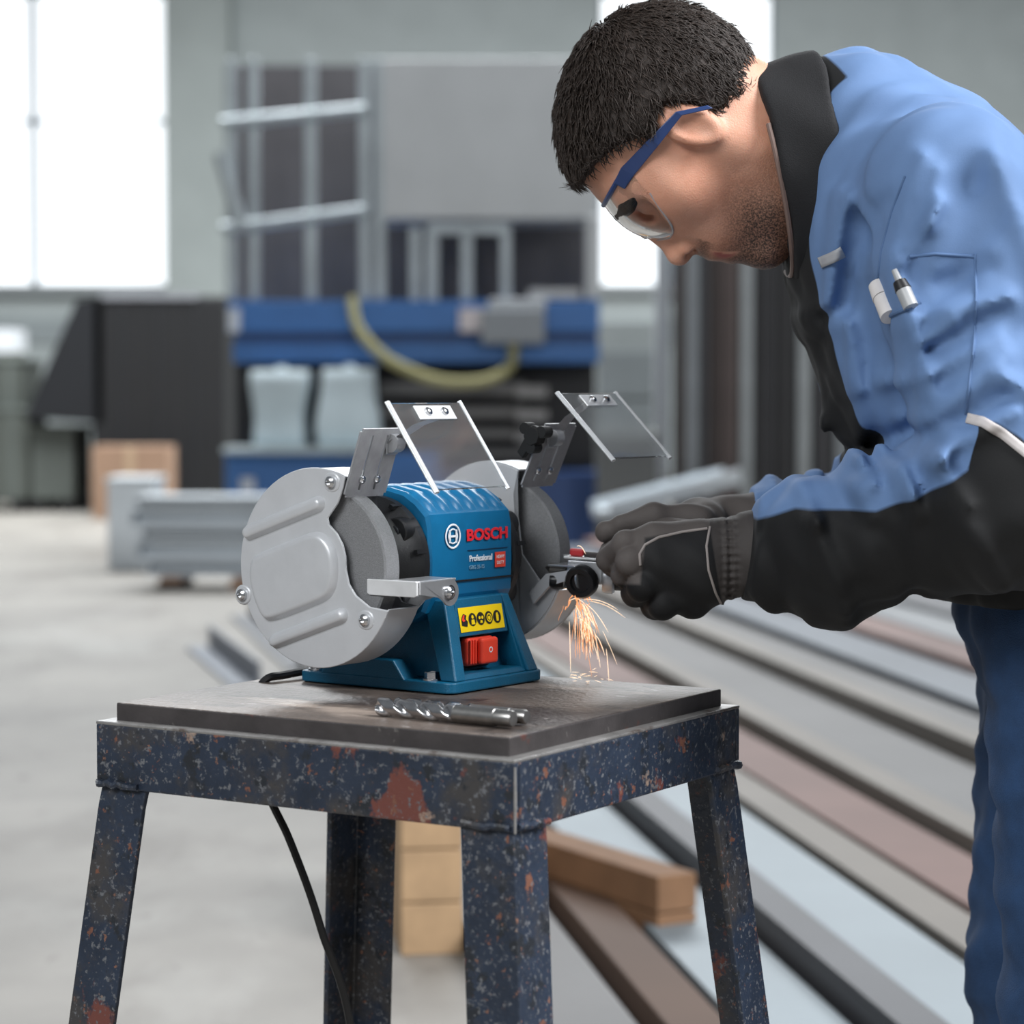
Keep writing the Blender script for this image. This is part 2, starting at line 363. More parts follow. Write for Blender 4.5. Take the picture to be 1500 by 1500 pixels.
for i, cx in enumerate((-.0165, -.0035, .0095, .0225)):
    d = disc('pictogram', cx, cz, .0062, ink, st)
    if i == 0:
        disc('figure_head', cx, cz + .0025, .0018, yel, d, 12, .0013); patch('figure_body', [(cx - .003, cz - .0045), (cx + .003, cz - .0045), (cx + .0022, cz), (cx - .0022, cz)], yel, d, .0013)
    elif i == 1:
        for s in (-1, 1): disc('goggle_lens', cx + s * .0022, cz + .001, .0016, yel, d, 12, .0013)
        patch('mask', [(cx - .002, cz - .004), (cx + .002, cz - .004), (cx + .0015, cz - .0015), (cx - .0015, cz - .0015)], yel, d, .0013)
    elif i == 2: disc('ear_muff', cx, cz, .0042, yel, d, 14, .0013, .003); disc('head', cx, cz - .0002, .0020, yel, d, 12, .0013)
    else: patch('glove_mark', [(cx - .002, cz - .004), (cx + .0015, cz - .004), (cx + .0022, cz + .001), (cx + .001, cz + .0042), (cx - .0018, cz + .0036)], yel, d, .0013)
# ---- motor housing: a barrel with flattened front and ribbed shoulders
def housing_profile(k=1.0):
    pts = [(-.0615, -.030), (-.0625, .0), (-.0618, .034), (-.0590, .0465), (-.046, .0585), (-.032, .0668), (-.012, .0712), (.012, .0712), (.032, .0668), (.046, .0585), (.0590, .0465), (.0618, .034), (.0625, 0), (.0615, -.030), (.054, -.046), (.036, -.056), (0, -.059), (-.036, -.056), (-.054, -.046)]
    return [(y * k, z * k) for y, z in pts]
HP = housing_profile()
bm = bmesh.new(); rings = []
xs = [-.066, -.0635, -.0625, .0625, .0635, .067]
for x, k in zip(xs, (.955, .985, 1.0, 1.0, .99, .95)):
    rings.append([bm.verts.new((x, y * k, ZC + z * k)) for y, z in HP])
n = len(HP)
for A, B in zip(rings, rings[1:]):
    for k in range(n): bm.faces.new((A[k], A[(k + 1) % n], B[(k + 1) % n], B[k]))
bm.faces.new(rings[0]); bm.faces.new(rings[-1])
from_bm('motor_housing', bm, blue, gr, smooth=22)
# cooling ribs over the shoulders: six half-round bands
arc = [p for p in HP[3:11]]
def polyl(pts, m=5):
    out = []
    for a, b in zip(pts, pts[1:]):
        for i in range(m): out.append((a[0] + (b[0] - a[0]) * i / m, a[1] + (b[1] - a[1]) * i / m))
    return out + [pts[-1]]
for i in range(6):
    x = -.052 + i * .0208
    bm = bmesh.new(); rr = []
    pl = polyl(arc)
    for j, (y, z) in enumerate(pl):
        e = min(j, len(pl) - 1 - j); hgt = .0026 * min(1, e / 3)
        nrm = Vector((0, y, z)).normalized()
        rr.append([bm.verts.new(Vector((x + u * .0072, y, ZC + z)) + nrm * (hgt * hh - .0006)) for u, hh in ((-1, 0), (-.72, .6), (-.3, 1), (.3, 1), (.72, .6), (1, 0))])
    for A, B in zip(rr, rr[1:]):
        for k in range(5): bm.faces.new((A[k], A[k + 1], B[k + 1], B[k]))
    from_bm('cooling_rib', bm, blue, gr, smooth=60)
# horizontal parting line and lower band
span('parting_line', (-.0632, -.0633, .1012), (.0635, -.0610, .1026), blackp, gr)
span('panel_line', (-.008, -.0632, .1298), (.056, -.0620, .1303), mat('dark_blue_line', (10, 50, 80), .5), gr)
screw('housing_screw', (-.053, -.0612, .0945), (0, -1, 0), .0032, blackp, gr); screw('housing_screw', (-.043, -.0613, .0945), (0, -1, 0), .0032, mat('dark_red_dot', (90, 30, 36), .4), gr)
# ---- writing
FY = -.0632; TR = (R(90), 0, 0)
text('maker_name', 'BOSCH', .0150, redp, gr, (-.0108, FY, .1395), TR, sx=1.36, bold=.0005)
lg = lathe('emblem_ring', [(FY, .0100), (FY - .0004, .0104), (FY - .0004, .0116), (FY, .0120)], whitep, gr, 36, 'Y', (-.0318, 0, .1447))
for s in (-1, 1): span('emblem_bar', (-.0318 + s * .0050 - .0012, FY - .0004, .1385), (-.0318 + s * .0050 + .0012, FY, .1509), whitep, lg)
span('emblem_bar', (-.0368, FY - .0004, .1437), (-.0268, FY, .1457), whitep, lg)
lathe('emblem_armature', [(FY, .0060), (FY - .0004, .0063), (FY - .0004, .0072), (FY, .0075)], whitep, lg, 28, 'Y', (-.0318, 0, .1447))
text('range_name', 'Professional', .0082, whitep, gr, (-.0063, FY, .1195), TR, sx=.92, bold=.0001)
text('model_code', 'GBG 35-15', .0052, mat('grey_print', (120, 160, 185), .5), gr, (-.0063, FY, .1120), TR, sx=1.0)
hd = span('duty_badge', (.0345, FY - .0004, .1115), (.0515, FY, .1262), mat('badge_red', (226, 70, 52), .5), gr, bevel=.0008)
text('badge_word', 'HEAVY', .0046, whitep, hd, (.0430, FY - .0006, .1202), TR, align='CENTER', ext=.0001, sx=.9); text('badge_word', 'DUTY', .0046, whitep, hd, (.0430, FY - .0006, .1145), TR, align='CENTER', ext=.0001, sx=.95)
# ---- black end caps with bolt bosses
for s in (-1, 1):
    lathe('end_cap', [(s * .0660, .0), (s * .0660, .0615), (s * .0680, .0640), (s * .0760, .0640), (s * .0800, .060), (s * .0880, .056), (s * .1000, .048), (s * .1040, .030), (s * .118, .028), (s * .118, 0)], blackp, gr, 44, 'X', (0, 0, ZC))
    for a in (38, 142, 222, 318):
        y, z = math.cos(R(a)) * -.050, math.sin(R(a)) * .050
        bb = lathe('bolt_boss', [(s * .070, 0), (s * .070, .0150), (s * .0885, .0135), (s * .0895, .0125), (s * .0895, 0)], blackp, gr, 24, 'X', (0, y, ZC + z))
        lathe('boss_bolt', [(s * .0896, .0), (s * .0896, .0062), (s * .0915, .0062), (s * .0922, .005), (s * .0922, .003), (s * .0900, .0028), (s * .0900, 0)], mat('black_bolt', (48, 50, 54), .35, .6), bb, 16, 'X', (0, y, ZC + z))
    for a in (12, 60, 90, 120, 168):
        y, z = -math.cos(R(a)), math.sin(R(a))
        box('cap_rib', (s * .079, y * .0625, ZC + z * .0625), (.014, .004, .004), blackp, gr, rot=Euler((R(-a), 0, 0)))
# ---- wheels and guards. s = -1 the near one, +1 the far one
RG = .0915
a_top, a_bot = R(116), R(338)          # guard opening faces the operator (-y): measured with y = -cos, so the arc runs over the back
def ring_pt(r, a): return (r * math.cos(a), r * math.sin(a))
TOPA = math.atan2(.0842, -.0358); BOTA = math.atan2(-.0345, -.0848) + 2 * math.pi
# arc from the top lip over the back (+y) round to the bottom lip
def arc_pts(r, n=52):
    a0, a1 = TOPA, BOTA - 2 * math.pi
    return [ring_pt(r, a0 + (a1 - a0) * i / n) for i in range(n + 1)]
def notch(): return [(-.0640, -.0325), (-.0480, -.0230), (-.0400, -.0130), (-.0365, .0), (-.0360, .012), (-.0325, .023), (-.0255, .033), (-.0165, .0405), (-.0150, .0460), (-.0270, .0600), (-.0335, .0740)]
def raised(name, poly, x, s, h, inset, m, parent):
    """a pressed panel: outline at x, smaller outline at x + h"""
    pts = [Vector((p[0], p[1])) for p in poly]; c = sum(pts, Vector((0, 0))) / len(pts); n = len(pts)
    area = sum(pts[i].x * pts[(i + 1) % n].y - pts[(i + 1) % n].x * pts[i].y for i in range(n)); sg = 1 if area > 0 else -1
    def off(d):
        out = []
        for i in range(n):
            e0 = (pts[i] - pts[i - 1]).normalized(); e1 = (pts[(i + 1) % n] - pts[i]).normalized()
            n0 = Vector((-e0.y, e0.x)) * sg; n1 = Vector((-e1.y, e1.x)) * sg; b = (n0 + n1).normalized(); out.append(pts[i] + b * d / max(.5, b.dot(n0)))
        return out
    bm = bmesh.new(); rings = []
    for d, hh in ((0, -.0004), (inset * .25, h * .15), (inset * .6, h * .75), (inset, h * .97), (inset * 1.5, h)):
        rings.append([bm.verts.new((x + s * hh, p.x, p.y + ZC)) for p in off(d)])
    for A, B in zip(rings, rings[1:]):
        for k in range(n): bm.faces.new((A[k], A[(k + 1) % n], B[(k + 1) % n], B[k]))
    f = bm.faces.new(rings[-1]); bmesh.ops.triangulate(bm, faces=[f])
    return from_bm(name, bm, m, parent, smooth=60)
def pill(p0, p1, r, n=8):
    p0, p1 = Vector(p0), Vector(p1); a = math.atan2((p1 - p0).y, (p1 - p0).x); out = []
    for i in range(n + 1): t = a - math.pi / 2 + math.pi * i / n; out.append((p1.x + r * math.cos(t), p1.y + r * math.sin(t)))
    for i in range(n + 1): t = a + math.pi / 2 + math.pi * i / n; out.append((p0.x + r * math.cos(t), p0.y + r * math.sin(t)))
    return out
def smooth_poly(pts, it=2):
    for _ in range(it):
        out = []
        for a, b in zip(pts, pts[1:] + pts[:1]):
            out += [(a[0] * .75 + b[0] * .25, a[1] * .75 + b[1] * .25), (a[0] * .25 + b[0] * .75, a[1] * .25 + b[1] * .75)]
        pts = out
    return pts
for s in (-1, 1):
    xo, xi = s * .155, s * .112
    # stone: disc with flange and paper washer
    wh = lathe('grinding_wheel', [(s * .126, 0), (s * .126, .073), (s * .1275, .075), (s * .1455, .075), (s * .147, .073), (s * .147, 0)], wheelm if s < 0 else wheelm, gr, 72, 'X', (0, 0, ZC))
    lathe('wheel_flange', [(s * .1475, 0), (s * .1475, .030), (s * .1495, .027), (s * .1505, .010), (s * .1520, .009), (s * .1520, 0)], gin, wh, 32, 'X', (0, 0, ZC))
    # drum of the guard
    o_, i_ = arc_pts(RG), arc_pts(RG - .0018)
    prism('guard_drum', [(y, z + ZC) for y, z in o_ + i_[::-1]], xo - s * .001, xi, gguard, gr, 'X', smooth=40)
    # inner plate with the same opening
    inner = [(y, z + ZC) for y, z in arc_pts(RG - .0019) + [(-.066, -.031), (-.04, .0), (-.036, .030), (-.030, .0600)]]
    prism('guard_back_plate', inner, xi - s * .0012, xi + s * .0012, gin if s < 0 else gguard, gr, 'X')
    # outer cover
    cov = [(y, z + ZC) for y, z in arc_pts(RG + .0006) + notch()]
    cv = prism('guard_cover', cov, xo - s * .0005, xo + s * .0022, gguard, gr, 'X', bevel=.0011, seg=3)
    xf = xo + s * .0022
    raised('pressed_rib', pill((.0800, .0300), (-.0050, .0590), .0078), xf, s, .0066, .0045, gguard, cv)
    raised('pressed_rib', pill((.0480, -.0700), (-.0320, -.0420), .0075), xf, s, .0066, .0045, gguard, cv)
    raised('pressed_panel', smooth_poly([(.0770, .0060), (.070, .0110), (.020, .0280), (-.002, .0350), (-.016, .0310), (-.0265, .0180), (-.0290, .0), (-.0260, -.0180), (-.0180, -.0285), (.005, -.0370), (.048, -.0520), (.062, -.0520), (.073, -.034), (.0800, -.012)]), xf, s, .0066, .0050, gguard, cv)
    for y, z in ((-.0205, .0790), (.0885, -.0290), (-.0600, -.0445)):
        raised('screw_dimple', pill((y + .001, z), (y - .001, z), .0095), xf, s, .0012, .002, gguard, cv)
        screw('cover_screw', (xf + s * .0012, y, ZC + z), (s, 0, 0), .0058, steel, cv)
    # spark arrester: slotted plate hung on the mouth of the guard, leaning to the operator
    yb, zb = (-.034, .185) if s < 0 else (-.046, .1865)
    yt, zt = (-.0555, .2475) if s < 0 else (-.0745, .2495)
    x0, x1 = (-.1575, -.0985) if s < 0 else (.100, .1575)
    up = Vector((0, yt - yb, zt - zb)); H = up.length; up.normalize(); nr = Vector((0, -up.z, up.y)) if True else None
    def pp(u, v, d=0.0): return Vector((x0 + u, yb, zb)) + up * v + nr * d
    Wd = x1 - x0; bm = bmesh.new()
    # plate as strips so that the two slots are real openings
    sl = [(Wd * .29, Wd * .335), (Wd * .65, Wd * .695)]; v0, v1 = H * .10, H * .90
    def slab(u0, u1, va, vb):
        P8 = [pp(u, v, d) for d in (-.0009, .0009) for u, v in ((u0, va), (u1, va), (u1, vb), (u0, vb))]
        vs_ = [bm.verts.new(p) for p in P8]
        for f in ((3, 2, 1, 0), (4, 5, 6, 7), (0, 1, 5, 4), (1, 2, 6, 5), (2, 3, 7, 6), (3, 0, 4, 7)): bm.faces.new([vs_[i] for i in f])
    slab(0, sl[0][0], .003, H - .003); slab(sl[0][0], sl[0][1], 0, v0); slab(sl[0][0], sl[0][1], v1, H)
    slab(sl[0][1], sl[1][0], 0, H); slab(sl[1][0], sl[1][1], 0, v0); slab(sl[1][0], sl[1][1], v1, H); slab(sl[1][1], Wd, .003, H - .003)
    slab(.003, sl[0][0], 0, .003); slab(.003, sl[0][0], H - .003, H); slab(sl[1][1], Wd - .003, 0, .003); slab(sl[1][1], Wd - .003, H - .003, H)
    sp = from_bm('spark_arrester', bm, brush, gr)
    for u in (Wd * .312, Wd * .672): screw('arrester_screw', pp(u, H * .26, .001), nr, .0042, steel, sp)
    # eye shield: clear plate with rolled rims, carried on a bent strip
    c0, c1 = ((-.165, -.090, .2700), (-.165, -.1430, .1945)) if s < 0 else ((.101, -.089, .2785), (.101, -.1520, .2165))
    Wsh = .112 if s < 0 else .108
    dn = Vector(c1) - Vector(c0); L = dn.length; dn.normalize(); sn = Vector((0, dn.z, -dn.y)); sn = sn if sn.y < 0 else -sn
    def sp_(u, v, d=0.0): return Vector(c0) + Vector((u, 0, 0)) + dn * v + sn * d
    bm = bmesh.new(); P8 = [bm.verts.new(sp_(u, v, d)) for d in (-.0012, .0012) for u, v in ((.003, 0), (Wsh - .003, 0), (Wsh - .003, L), (.003, L))]
    for f in ((3, 2, 1, 0), (4, 5, 6, 7), (0, 1, 5, 4), (1, 2, 6, 5), (2, 3, 7, 6), (3, 0, 4, 7)): bm.faces.new([P8[i] for i in f])
    sh = from_bm('eye_shield', bm, clear, gr)
    rimm = mat('clear_rim', (244, 247, 249), .08, 0, 0, 10, Transmission_Weight=.5, IOR=1.45)
    for u, wd in ((.0, .0068), (Wsh - .0056, .0056)):
        pr = []
        bm = bmesh.new(); A = []
        for v in (-.002, L + .003):
            A.append([bm.verts.new(sp_(u + wd / 2 + wd / 2 * math.cos(t), v, .0022 * math.sin(t))) for t in [2 * math.pi * k / 10 for k in range(10)]])
        for k in range(10): bm.faces.new((A[0][k], A[0][(k + 1) % 10], A[1][(k + 1) % 10], A[1][k]))
        bm.faces.new(A[0]); bm.faces.new(A[1]); from_bm('shield_rim', bm, rimm, sh, smooth=40)
    um = Wsh * .30
    mp = from_data('shield_clamp', [sp_(u, v, d) for d in (.0014, .0030) for u, v in ((um, .004), (um + .054, .004), (um + .054, .019), (um, .019))], [(3, 2, 1, 0), (4, 5, 6, 7), (0, 1, 5, 4), (1, 2, 6, 5), (2, 3, 7, 6), (3, 0, 4, 7)], mat('clamp_white', (214, 215, 217), .35, .25), sh, bevel=.0004)
    for u in (um + .016, um + .040): screw('shield_screw', sp_(u, .011, .0031), sn, .0042, steel, sh)
    # bent strip from the arrester's top corner up to the clamp
    xa = x1 - .010 if s < 0 else x0 + .020
    q0 = Vector((xa, yt + .004, zt - .014)); q1 = sp_(um + .044 if s < 0 else um + .010, .013, -.002); mid = q0.lerp(q1, .5) + Vector((0, 0, .004))
    bm = bmesh.new(); rr = []
    for p, wv in ((q0 + Vector((0, 0, -.010)), .008), (q0, .0085), (mid, .009), (q1, .009)):
        rr.append([bm.verts.new(p + Vector((a * wv, 0, 0)) + sn * b * -.0009) for a, b in ((-1, -1), (1, -1), (1, 1), (-1, 1))])
    for A, B in zip(rr, rr[1:]):
        for k in range(4): bm.faces.new((A[k], A[(k + 1) % 4], B[(k + 1) % 4], B[k]))
    bm.faces.new(rr[0]); bm.faces.new(rr[-1]); from_bm('shield_arm', bm, brush, gr, bevel=.0003)
    lathe('pivot_boss', [(-.006, 0), (-.006, .0085), (.006, .0085), (.006, 0)], brush, gr, 20, 'X', (q0.x, q0.y - .003, q0.z))
    kn = mat('knob_black', (14, 14, 14), .6)
    if s > 0:
        k0 = Vector((x0 - .001, yt + .006, zt - .012))
        kb = lathe('clamp_knob', [(-.012, 0), (-.012, .009), (-.008, .0105), (.000, .010), (.002, .005), (.004, .005), (.004, 0)], kn, gr, 8, 'X', tuple(k0), smooth=20)
        for t in range(3): lathe('knob_lobe', [(-.011, 0), (-.011, .006), (.002, .006), (.002, 0)], kn, kb, 12, 'X', (k0.x, k0.y + .0115 * math.cos(R(120 * t + 40)), k0.z + .0115 * math.sin(R(120 * t + 40))))
        prism('knob_wing', [(k0.y - .001, k0.z - .005), (k0.y + .014, k0.z - .022), (k0.y + .020, k0.z - .016), (k0.y + .006, k0.z + .006)], k0.x - .008, k0.x - .001, kn, kb, 'X', bevel=.001)
    else: screw('pivot_screw', (q0.x + .007, q0.y - .003, q0.z), (1, 0, 0), .006, steel, gr)
    # tool rest: folded plate, rounded tab with slot and bolt
    xr0, xr1 = (-.146, -.091) if s < 0 else (.100, .152)
    zt_ = .1115; y0r, y1r = -.112, -.0545 if s < 0 else -.079
    rm = mat('rest_metal', (206, 207, 209), .28, .8, .05, 60)
    trt = span('tool_rest', (xr0, y0r, zt_ - .0022), (xr1, -.079, zt_), rm, gr, bevel=.0008)
    if s < 0:
        prism('rest_side', [(y0r, zt_), (y1r, zt_), (y1r, zt_ - .013), (y1r - .003, zt_ - .0145), (y0r + .003, zt_ - .0145), (y0r, zt_ - .013)], xr0 - .0032, xr0 - .0002, mat('rest_white', (228, 229, 230), .35, .3), trt, 'X', bevel=.0008)
    tabx = xr1 if s < 0 else xr0
    pts = [(xr0, zt_ - .001), (xr0, zt_ - .012), (tabx - .024, zt_ - .017)] if s < 0 else [(xr1, zt_ - .001), (xr1, zt_ - .012), (tabx + .024, zt_ - .017)]
    e = 1 if s < 0 else -1
    for i in range(9): t = R(-115 + 140 * i / 8); pts.append((tabx - e * .0115 + e * .0125 * math.cos(t), zt_ - .0125 + .0125 * math.sin(t)))
    pts.append((tabx - e * .006, zt_ - .0005))
    prism('rest_front_tab', pts, y0r - .0022, y0r - .0001, rm, trt, 'Y')
    sb = lathe('rest_slot', [(y0r - .0023, 0), (y0r - .0023, .0068), (y0r - .0021, .0068)], mat('slot_dark', (30, 32, 34), .6), trt, 18, 'Y', (tabx - e * .011, 0, zt_ - .0125))
    screw('rest_bolt', (tabx - e * .0145, y0r - .0024, zt_ - .0125), (0, -1, 0), .0058, steel, trt)
    prism('rest_arm', [(-.109, zt_ - .0125), (-.079, zt_ - .022), (-.060, zt_ - .040), (-.055, zt_ - .030), (-.075, zt_ - .010), (-.109, zt_ - .004)], tabx - e * .003, tabx - e * .007, gguard, trt, 'X')
    if s > 0: pass
# power cord: out of the back of the pedestal, over the rear edge of the stand and down to the floor
cordm = mat('cord_rubber', (28, 28, 30), .5)
def bez(pts, n=14):
    out = []; P_ = [np.array(p, float) for p in pts]
    for i in range(len(P_) - 1):
        p0 = P_[max(i - 1, 0)]; p1 = P_[i]; p2 = P_[i + 1]; p3 = P_[min(i + 2, len(P_) - 1)]
        for k in range(n):
            t = k / n; out.append(.5 * ((2 * p1) + (-p0 + p2) * t + (2 * p0 - 5 * p1 + 4 * p2 - p3) * t * t + (-p0 + 3 * p1 - 3 * p2 + p3) * t ** 3))
    return out + [P_[-1]]
cw = [W(490, 990, 2.40), W(420, 983, 2.345), W(385, 1000, 2.33), W(360, 1060, 2.36), W(372, 1120, 2.37), W(400, 1180, 2.36), W(428, 1240, 2.35), W(470, 1360, 2.35), W(520, 1560, 2.4), (-.15, 2.45, .006), (.25, 2.75, .006), (.6, 3.4, .006)]
cw[0][2] = TZ + .0075; cw[1][2] = TZ + .0055
o = tube('power_cord', bez(cw), .0040, cordm, None, n=8); tag(o, 'thin black power cord hanging down behind the left side of the stand', 'power cord')
# ---- two twist drills on the plate
hss = mat('drill_steel', (196, 196, 198), .2, 1.0, .1, 120)
def drill(label, p0, p1, r, ph):
    p0, p1 = np.array(p0, float), np.array(p1, float); d = Vector(p1 - p0); L = d.length
    root = thing('twist_drill', label, 'drill bit', (p0[0], p0[1], TZ), math.atan2(d.y, d.x), 'drill bits lying on the stand')
    n = 48; bm = bmesh.new(); rings = []; zc = r + .0006; FL = L * .60
    m_ = 60
    for i in range(m_ + 1):
        x = .006 + (FL - .006) * i / m_; tw = x / (r * 6.5) * 2 * math.pi + ph; fade = 1 - max(0, (x - FL * .86) / (FL * .14)) ** 2
        rg = []
        for k in range(n):
            t = 2 * math.pi * k / n; q = (t - tw) % math.pi; dq = min(abs(q - math.pi / 2), 1.0); dep = .52 * math.exp(-(dq / .50) ** 4) * fade
            rad = r * (1 - dep); rg.append(bm.verts.new((x, rad * math.cos(t), zc + rad * math.sin(t))))
        rings.append(rg)
    tip = bm.verts.new((0, 0, zc))
    for k in range(n): bm.faces.new((tip, rings[0][(k + 1) % n], rings[0][k]))
    for A, B in zip(rings, rings[1:]):
        for k in range(n): bm.faces.new((A[k], A[(k + 1) % n], B[(k + 1) % n], B[k]))
    bm.faces.new(rings[-1])
    from_bm('fluted_body', bm, hss, root, smooth=50)
    lathe('shank', [(FL, 0), (FL, r * .985), (L * .88, r * .985), (L * .885, r * .90), (L * .985, r * .90), (L, r * .78), (L, 0)], mat('shank_steel', (170, 168, 165), .34, 1.0, .1, 200), root, 28, 'X', (0, 0, zc))
drill('silver twist drill nearer the front edge of the stand', W(549, 1040, 2.088), W(752, 1060, 2.004), .0078, .4)
drill('second silver twist drill half hidden behind the nearer one', W(575, 1036, 2.105), W(772, 1053, 2.022), .0068, 1.3)
# ================================================================== far end of the hall
def X_(x, Y): return (x - 750) / FPX * Y
def Z_(y, Y): return CAM_H + (575 - y) / FPX * Y
def pbox(name, x0, x1, y0, y1, Y, depth, m, parent=None, bevel=0.0, floor=False):
    """box whose front face spans the given photo extents at depth Y; coordinates local to the parent's location"""
    o = np.array(parent.location) if parent is not None else np.zeros(3)
    z0 = 0.0 if floor else Z_(y1, Y)
    lo = np.array([X_(x0, Y), Y, z0]) - o; hi = np.array([X_(x1, Y), Y + depth, Z_(y0, Y)]) - o
    return span(name, lo, hi, m, parent, bevel)
# ---- blue lifting platform with railed cage
Yp = 17.0
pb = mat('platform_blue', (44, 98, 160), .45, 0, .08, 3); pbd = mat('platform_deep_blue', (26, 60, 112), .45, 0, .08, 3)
railm = mat('galvanised_rail', (158, 166, 170), .45, .5, .1, 4); drk = mat('dark_interior', (82, 80, 83), .8, 0, .1, 2); bk = mat('machine_black', (26, 26, 28), .6, 0, .1, 2)
pl = thing('lifting_platform', 'large blue machine platform with grey railings behind the grinder', 'machine', (X_(606, Yp), Yp, 0))
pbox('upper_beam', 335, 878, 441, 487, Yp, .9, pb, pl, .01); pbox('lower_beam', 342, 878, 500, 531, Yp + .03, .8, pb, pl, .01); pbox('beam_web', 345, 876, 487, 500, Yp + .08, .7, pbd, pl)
pbox('end_plate', 335, 352, 452, 486, Yp - .03, .03, mat('plate_pale', (190, 196, 206), .5), pl)
pbox('back_sheet', 333, 872, 100, 442, Yp + 1.0, .04, drk, pl)
for x in (334, 366, 448, 527, 549): pbox('post', x, x + (15 if x < 400 else 17), 90, 440, Yp + .1, .07, railm, pl, .008)
pbox('mid_post', 601, 616, 335, 440, Yp + .15, .06, railm, pl); pbox('mid_post', 624, 642, 335, 440, Yp + .15, .06, railm, pl); pbox('mid_post', 676, 692, 330, 440, Yp + .15, .06, railm, pl); pbox('mid_post', 734, 748, 330, 440, Yp + .15, .06, railm, pl)
pbox('cross_bar', 628, 742, 328, 344, Yp + .1, .05, railm, pl, .005)
ol = np.array(pl.location)
tube('sloping_rail', [W(325, 335, Yp) - ol, W(535, 308, Yp) - ol], .042, railm, pl, 10); tube('sloping_rail', [W(325, 180, Yp) - ol, W(535, 160, Yp) - ol], .042, railm, pl, 10)
tube('diagonal_brace', [W(322, 225, Yp) - ol, W(352, 330, Yp) - ol], .05, railm, pl, 10)
hood = mat('hood_grey', (174, 177, 179), .5, .1, .06, 2)
pbox('hood_panel', 562, 874, 90, 322, Yp + .05, .8, hood, pl, .01); pbox('side_column', 858, 878, 318, 440, Yp + .02, .5, hood, pl, .01)
cb = pbox('control_box', 705, 798, 452, 504, Yp - .2, .19, mat('control_grey', (128, 133, 138), .5), pl, .02); pbox('warning_plate', 673, 712, 452, 486, Yp - .05, .04, mat('plate_white', (196, 188, 190), .5), pl); pbox('box_lid', 716, 800, 438, 454, Yp - .15, .14, mat('control_light', (164, 168, 172), .5), pl, .02)
pbox('top_tray', 775, 850, 424, 438, Yp + .05, .3, mat('tray_white', (180, 180, 178), .5), pl)
hose = bez([W(516, 436, Yp - .12) - ol, W(525, 480, Yp - .2) - ol, W(560, 520, Yp - .25) - ol, W(610, 547, Yp - .25) - ol, W(660, 560, Yp - .25) - ol, W(715, 556, Yp - .22) - ol, W(748, 535, Yp - .12) - ol, W(752, 505, Yp - .08) - ol], 6)
tube('hose', hose, .038, mat('hose_ochre', (150, 146, 104), .6), pl, 10)
pbox('underframe', 345, 872, 531, 690, Yp + .55, .05, bk, pl)
for i, (a, b) in enumerate(((560, 580), (596, 612), (628, 642), (658, 670))): pbox('scissor_slat', 555, 770, a, b, Yp + .25 + .02 * i, .12, mat('slat_grey', (112, 110, 108), .6), pl)
for i, (a, b) in enumerate(((566, 582), (600, 616), (634, 648))): pbox('scissor_block', 756, 802, a, b, Yp + .2, .1, mat('slat_pale', (150, 148, 146), .6), pl)
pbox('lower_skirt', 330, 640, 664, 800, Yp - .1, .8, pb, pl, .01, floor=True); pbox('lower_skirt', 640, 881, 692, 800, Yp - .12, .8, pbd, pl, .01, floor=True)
pbox('kick_panel', 352, 372, 700, 720, Yp - .13, .02, mat('plate_pale', (190, 196, 206), .5), pl)
# ---- pale sacks on the lower ledge
sackm = mat('sack_pale', (188, 202, 208), .8, 0, .06, 3, .4, 14)
def sack(x0, x1, y0, y1, Y, label):
    o = thing('bulk_sack', label, 'sack', (X_((x0 + x1) / 2, Y), Y + .2, Z_(y1, Y)), 0, 'pale sacks under the platform')
    sx, sz = X_(x1, Y) - X_(x0, Y), Z_(y0, Y) - Z_(y1, Y)
    bm = bmesh.new(); bmesh.ops.create_cube(bm, size=1.0); bmesh.ops.subdivide_edges(bm, edges=bm.edges, cuts=6, use_grid_fill=True)
    for v in bm.verts:
        c = v.co; k = 1 + .10 * math.sin(5 * c.z + x0) + .05 * math.sin(9 * c.x + 2 * c.z); c.x *= k * (1 - .5 * max(0, abs(c.z) - .38)); c.y *= k * (1 - .5 * max(0, abs(c.z) - .38))
        v.co = (c.x * sx, c.y * .34, (c.z + .5) * sz)
    from_bm('sack_body', bm, sackm, o, smooth=180)
    tube('tied_neck', [(0, 0, sz * .96), (0, 0, sz + .03)], [.06, .03], sackm, o)
tag(pbox('sack_ledge', 325, 570, 656, 664, Yp - .4, .6, mat('ledge_pale', (176, 188, 192), .6)), 'pale grey ledge board carrying the two sacks', 'board')
sack(370, 448, 542, 654, Yp - .3, 'left of the two pale sacks under the blue platform'); sack(468, 552, 540, 654, Yp - .3, 'right of the two pale sacks under the blue platform')
# ---- dark tarpaulin-covered container, left
Yc = 21.6
tm = mat('tarpaulin_black', (18, 19, 22), .7, 0, .12, 1.2, .3, 4)
tc = thing('covered_container', 'big charcoal tarpaulin-covered container below the left window', 'container', (X_(220, Yc), Yc, 0)); ol = np.array(tc.location)
pbox('cover', 135, 331, 434, 745, Yc, 1.5, tm, tc, .03, floor=True)
v = [W(112, 440, Yc) - ol, W(150, 434, Yc) - ol, W(150, 620, Yc) - ol, W(36, 612, Yc) - ol]; v2 = [p + np.array((0, .9, 0)) for p in v]
from_data('slanting_flap', [tuple(p) for p in v + v2], [(0, 1, 2, 3), (7, 6, 5, 4), (0, 4, 5, 1), (1, 5, 6, 2), (2, 6, 7, 3), (3, 7, 4, 0)], mat('tarpaulin_blue_black', (15, 18, 24), .7, 0, .12, 1.2), tc)
for x in (178, 232, 286): pbox('cover_seam', x, x + 3, 440, 744, Yc - .012, .012, mat('seam', (36, 38, 42), .7), tc)
pbox('top_fold', 150, 290, 430, 438, Yc - .02, .5, mat('fold_grey', (140, 142, 148), .6), tc)
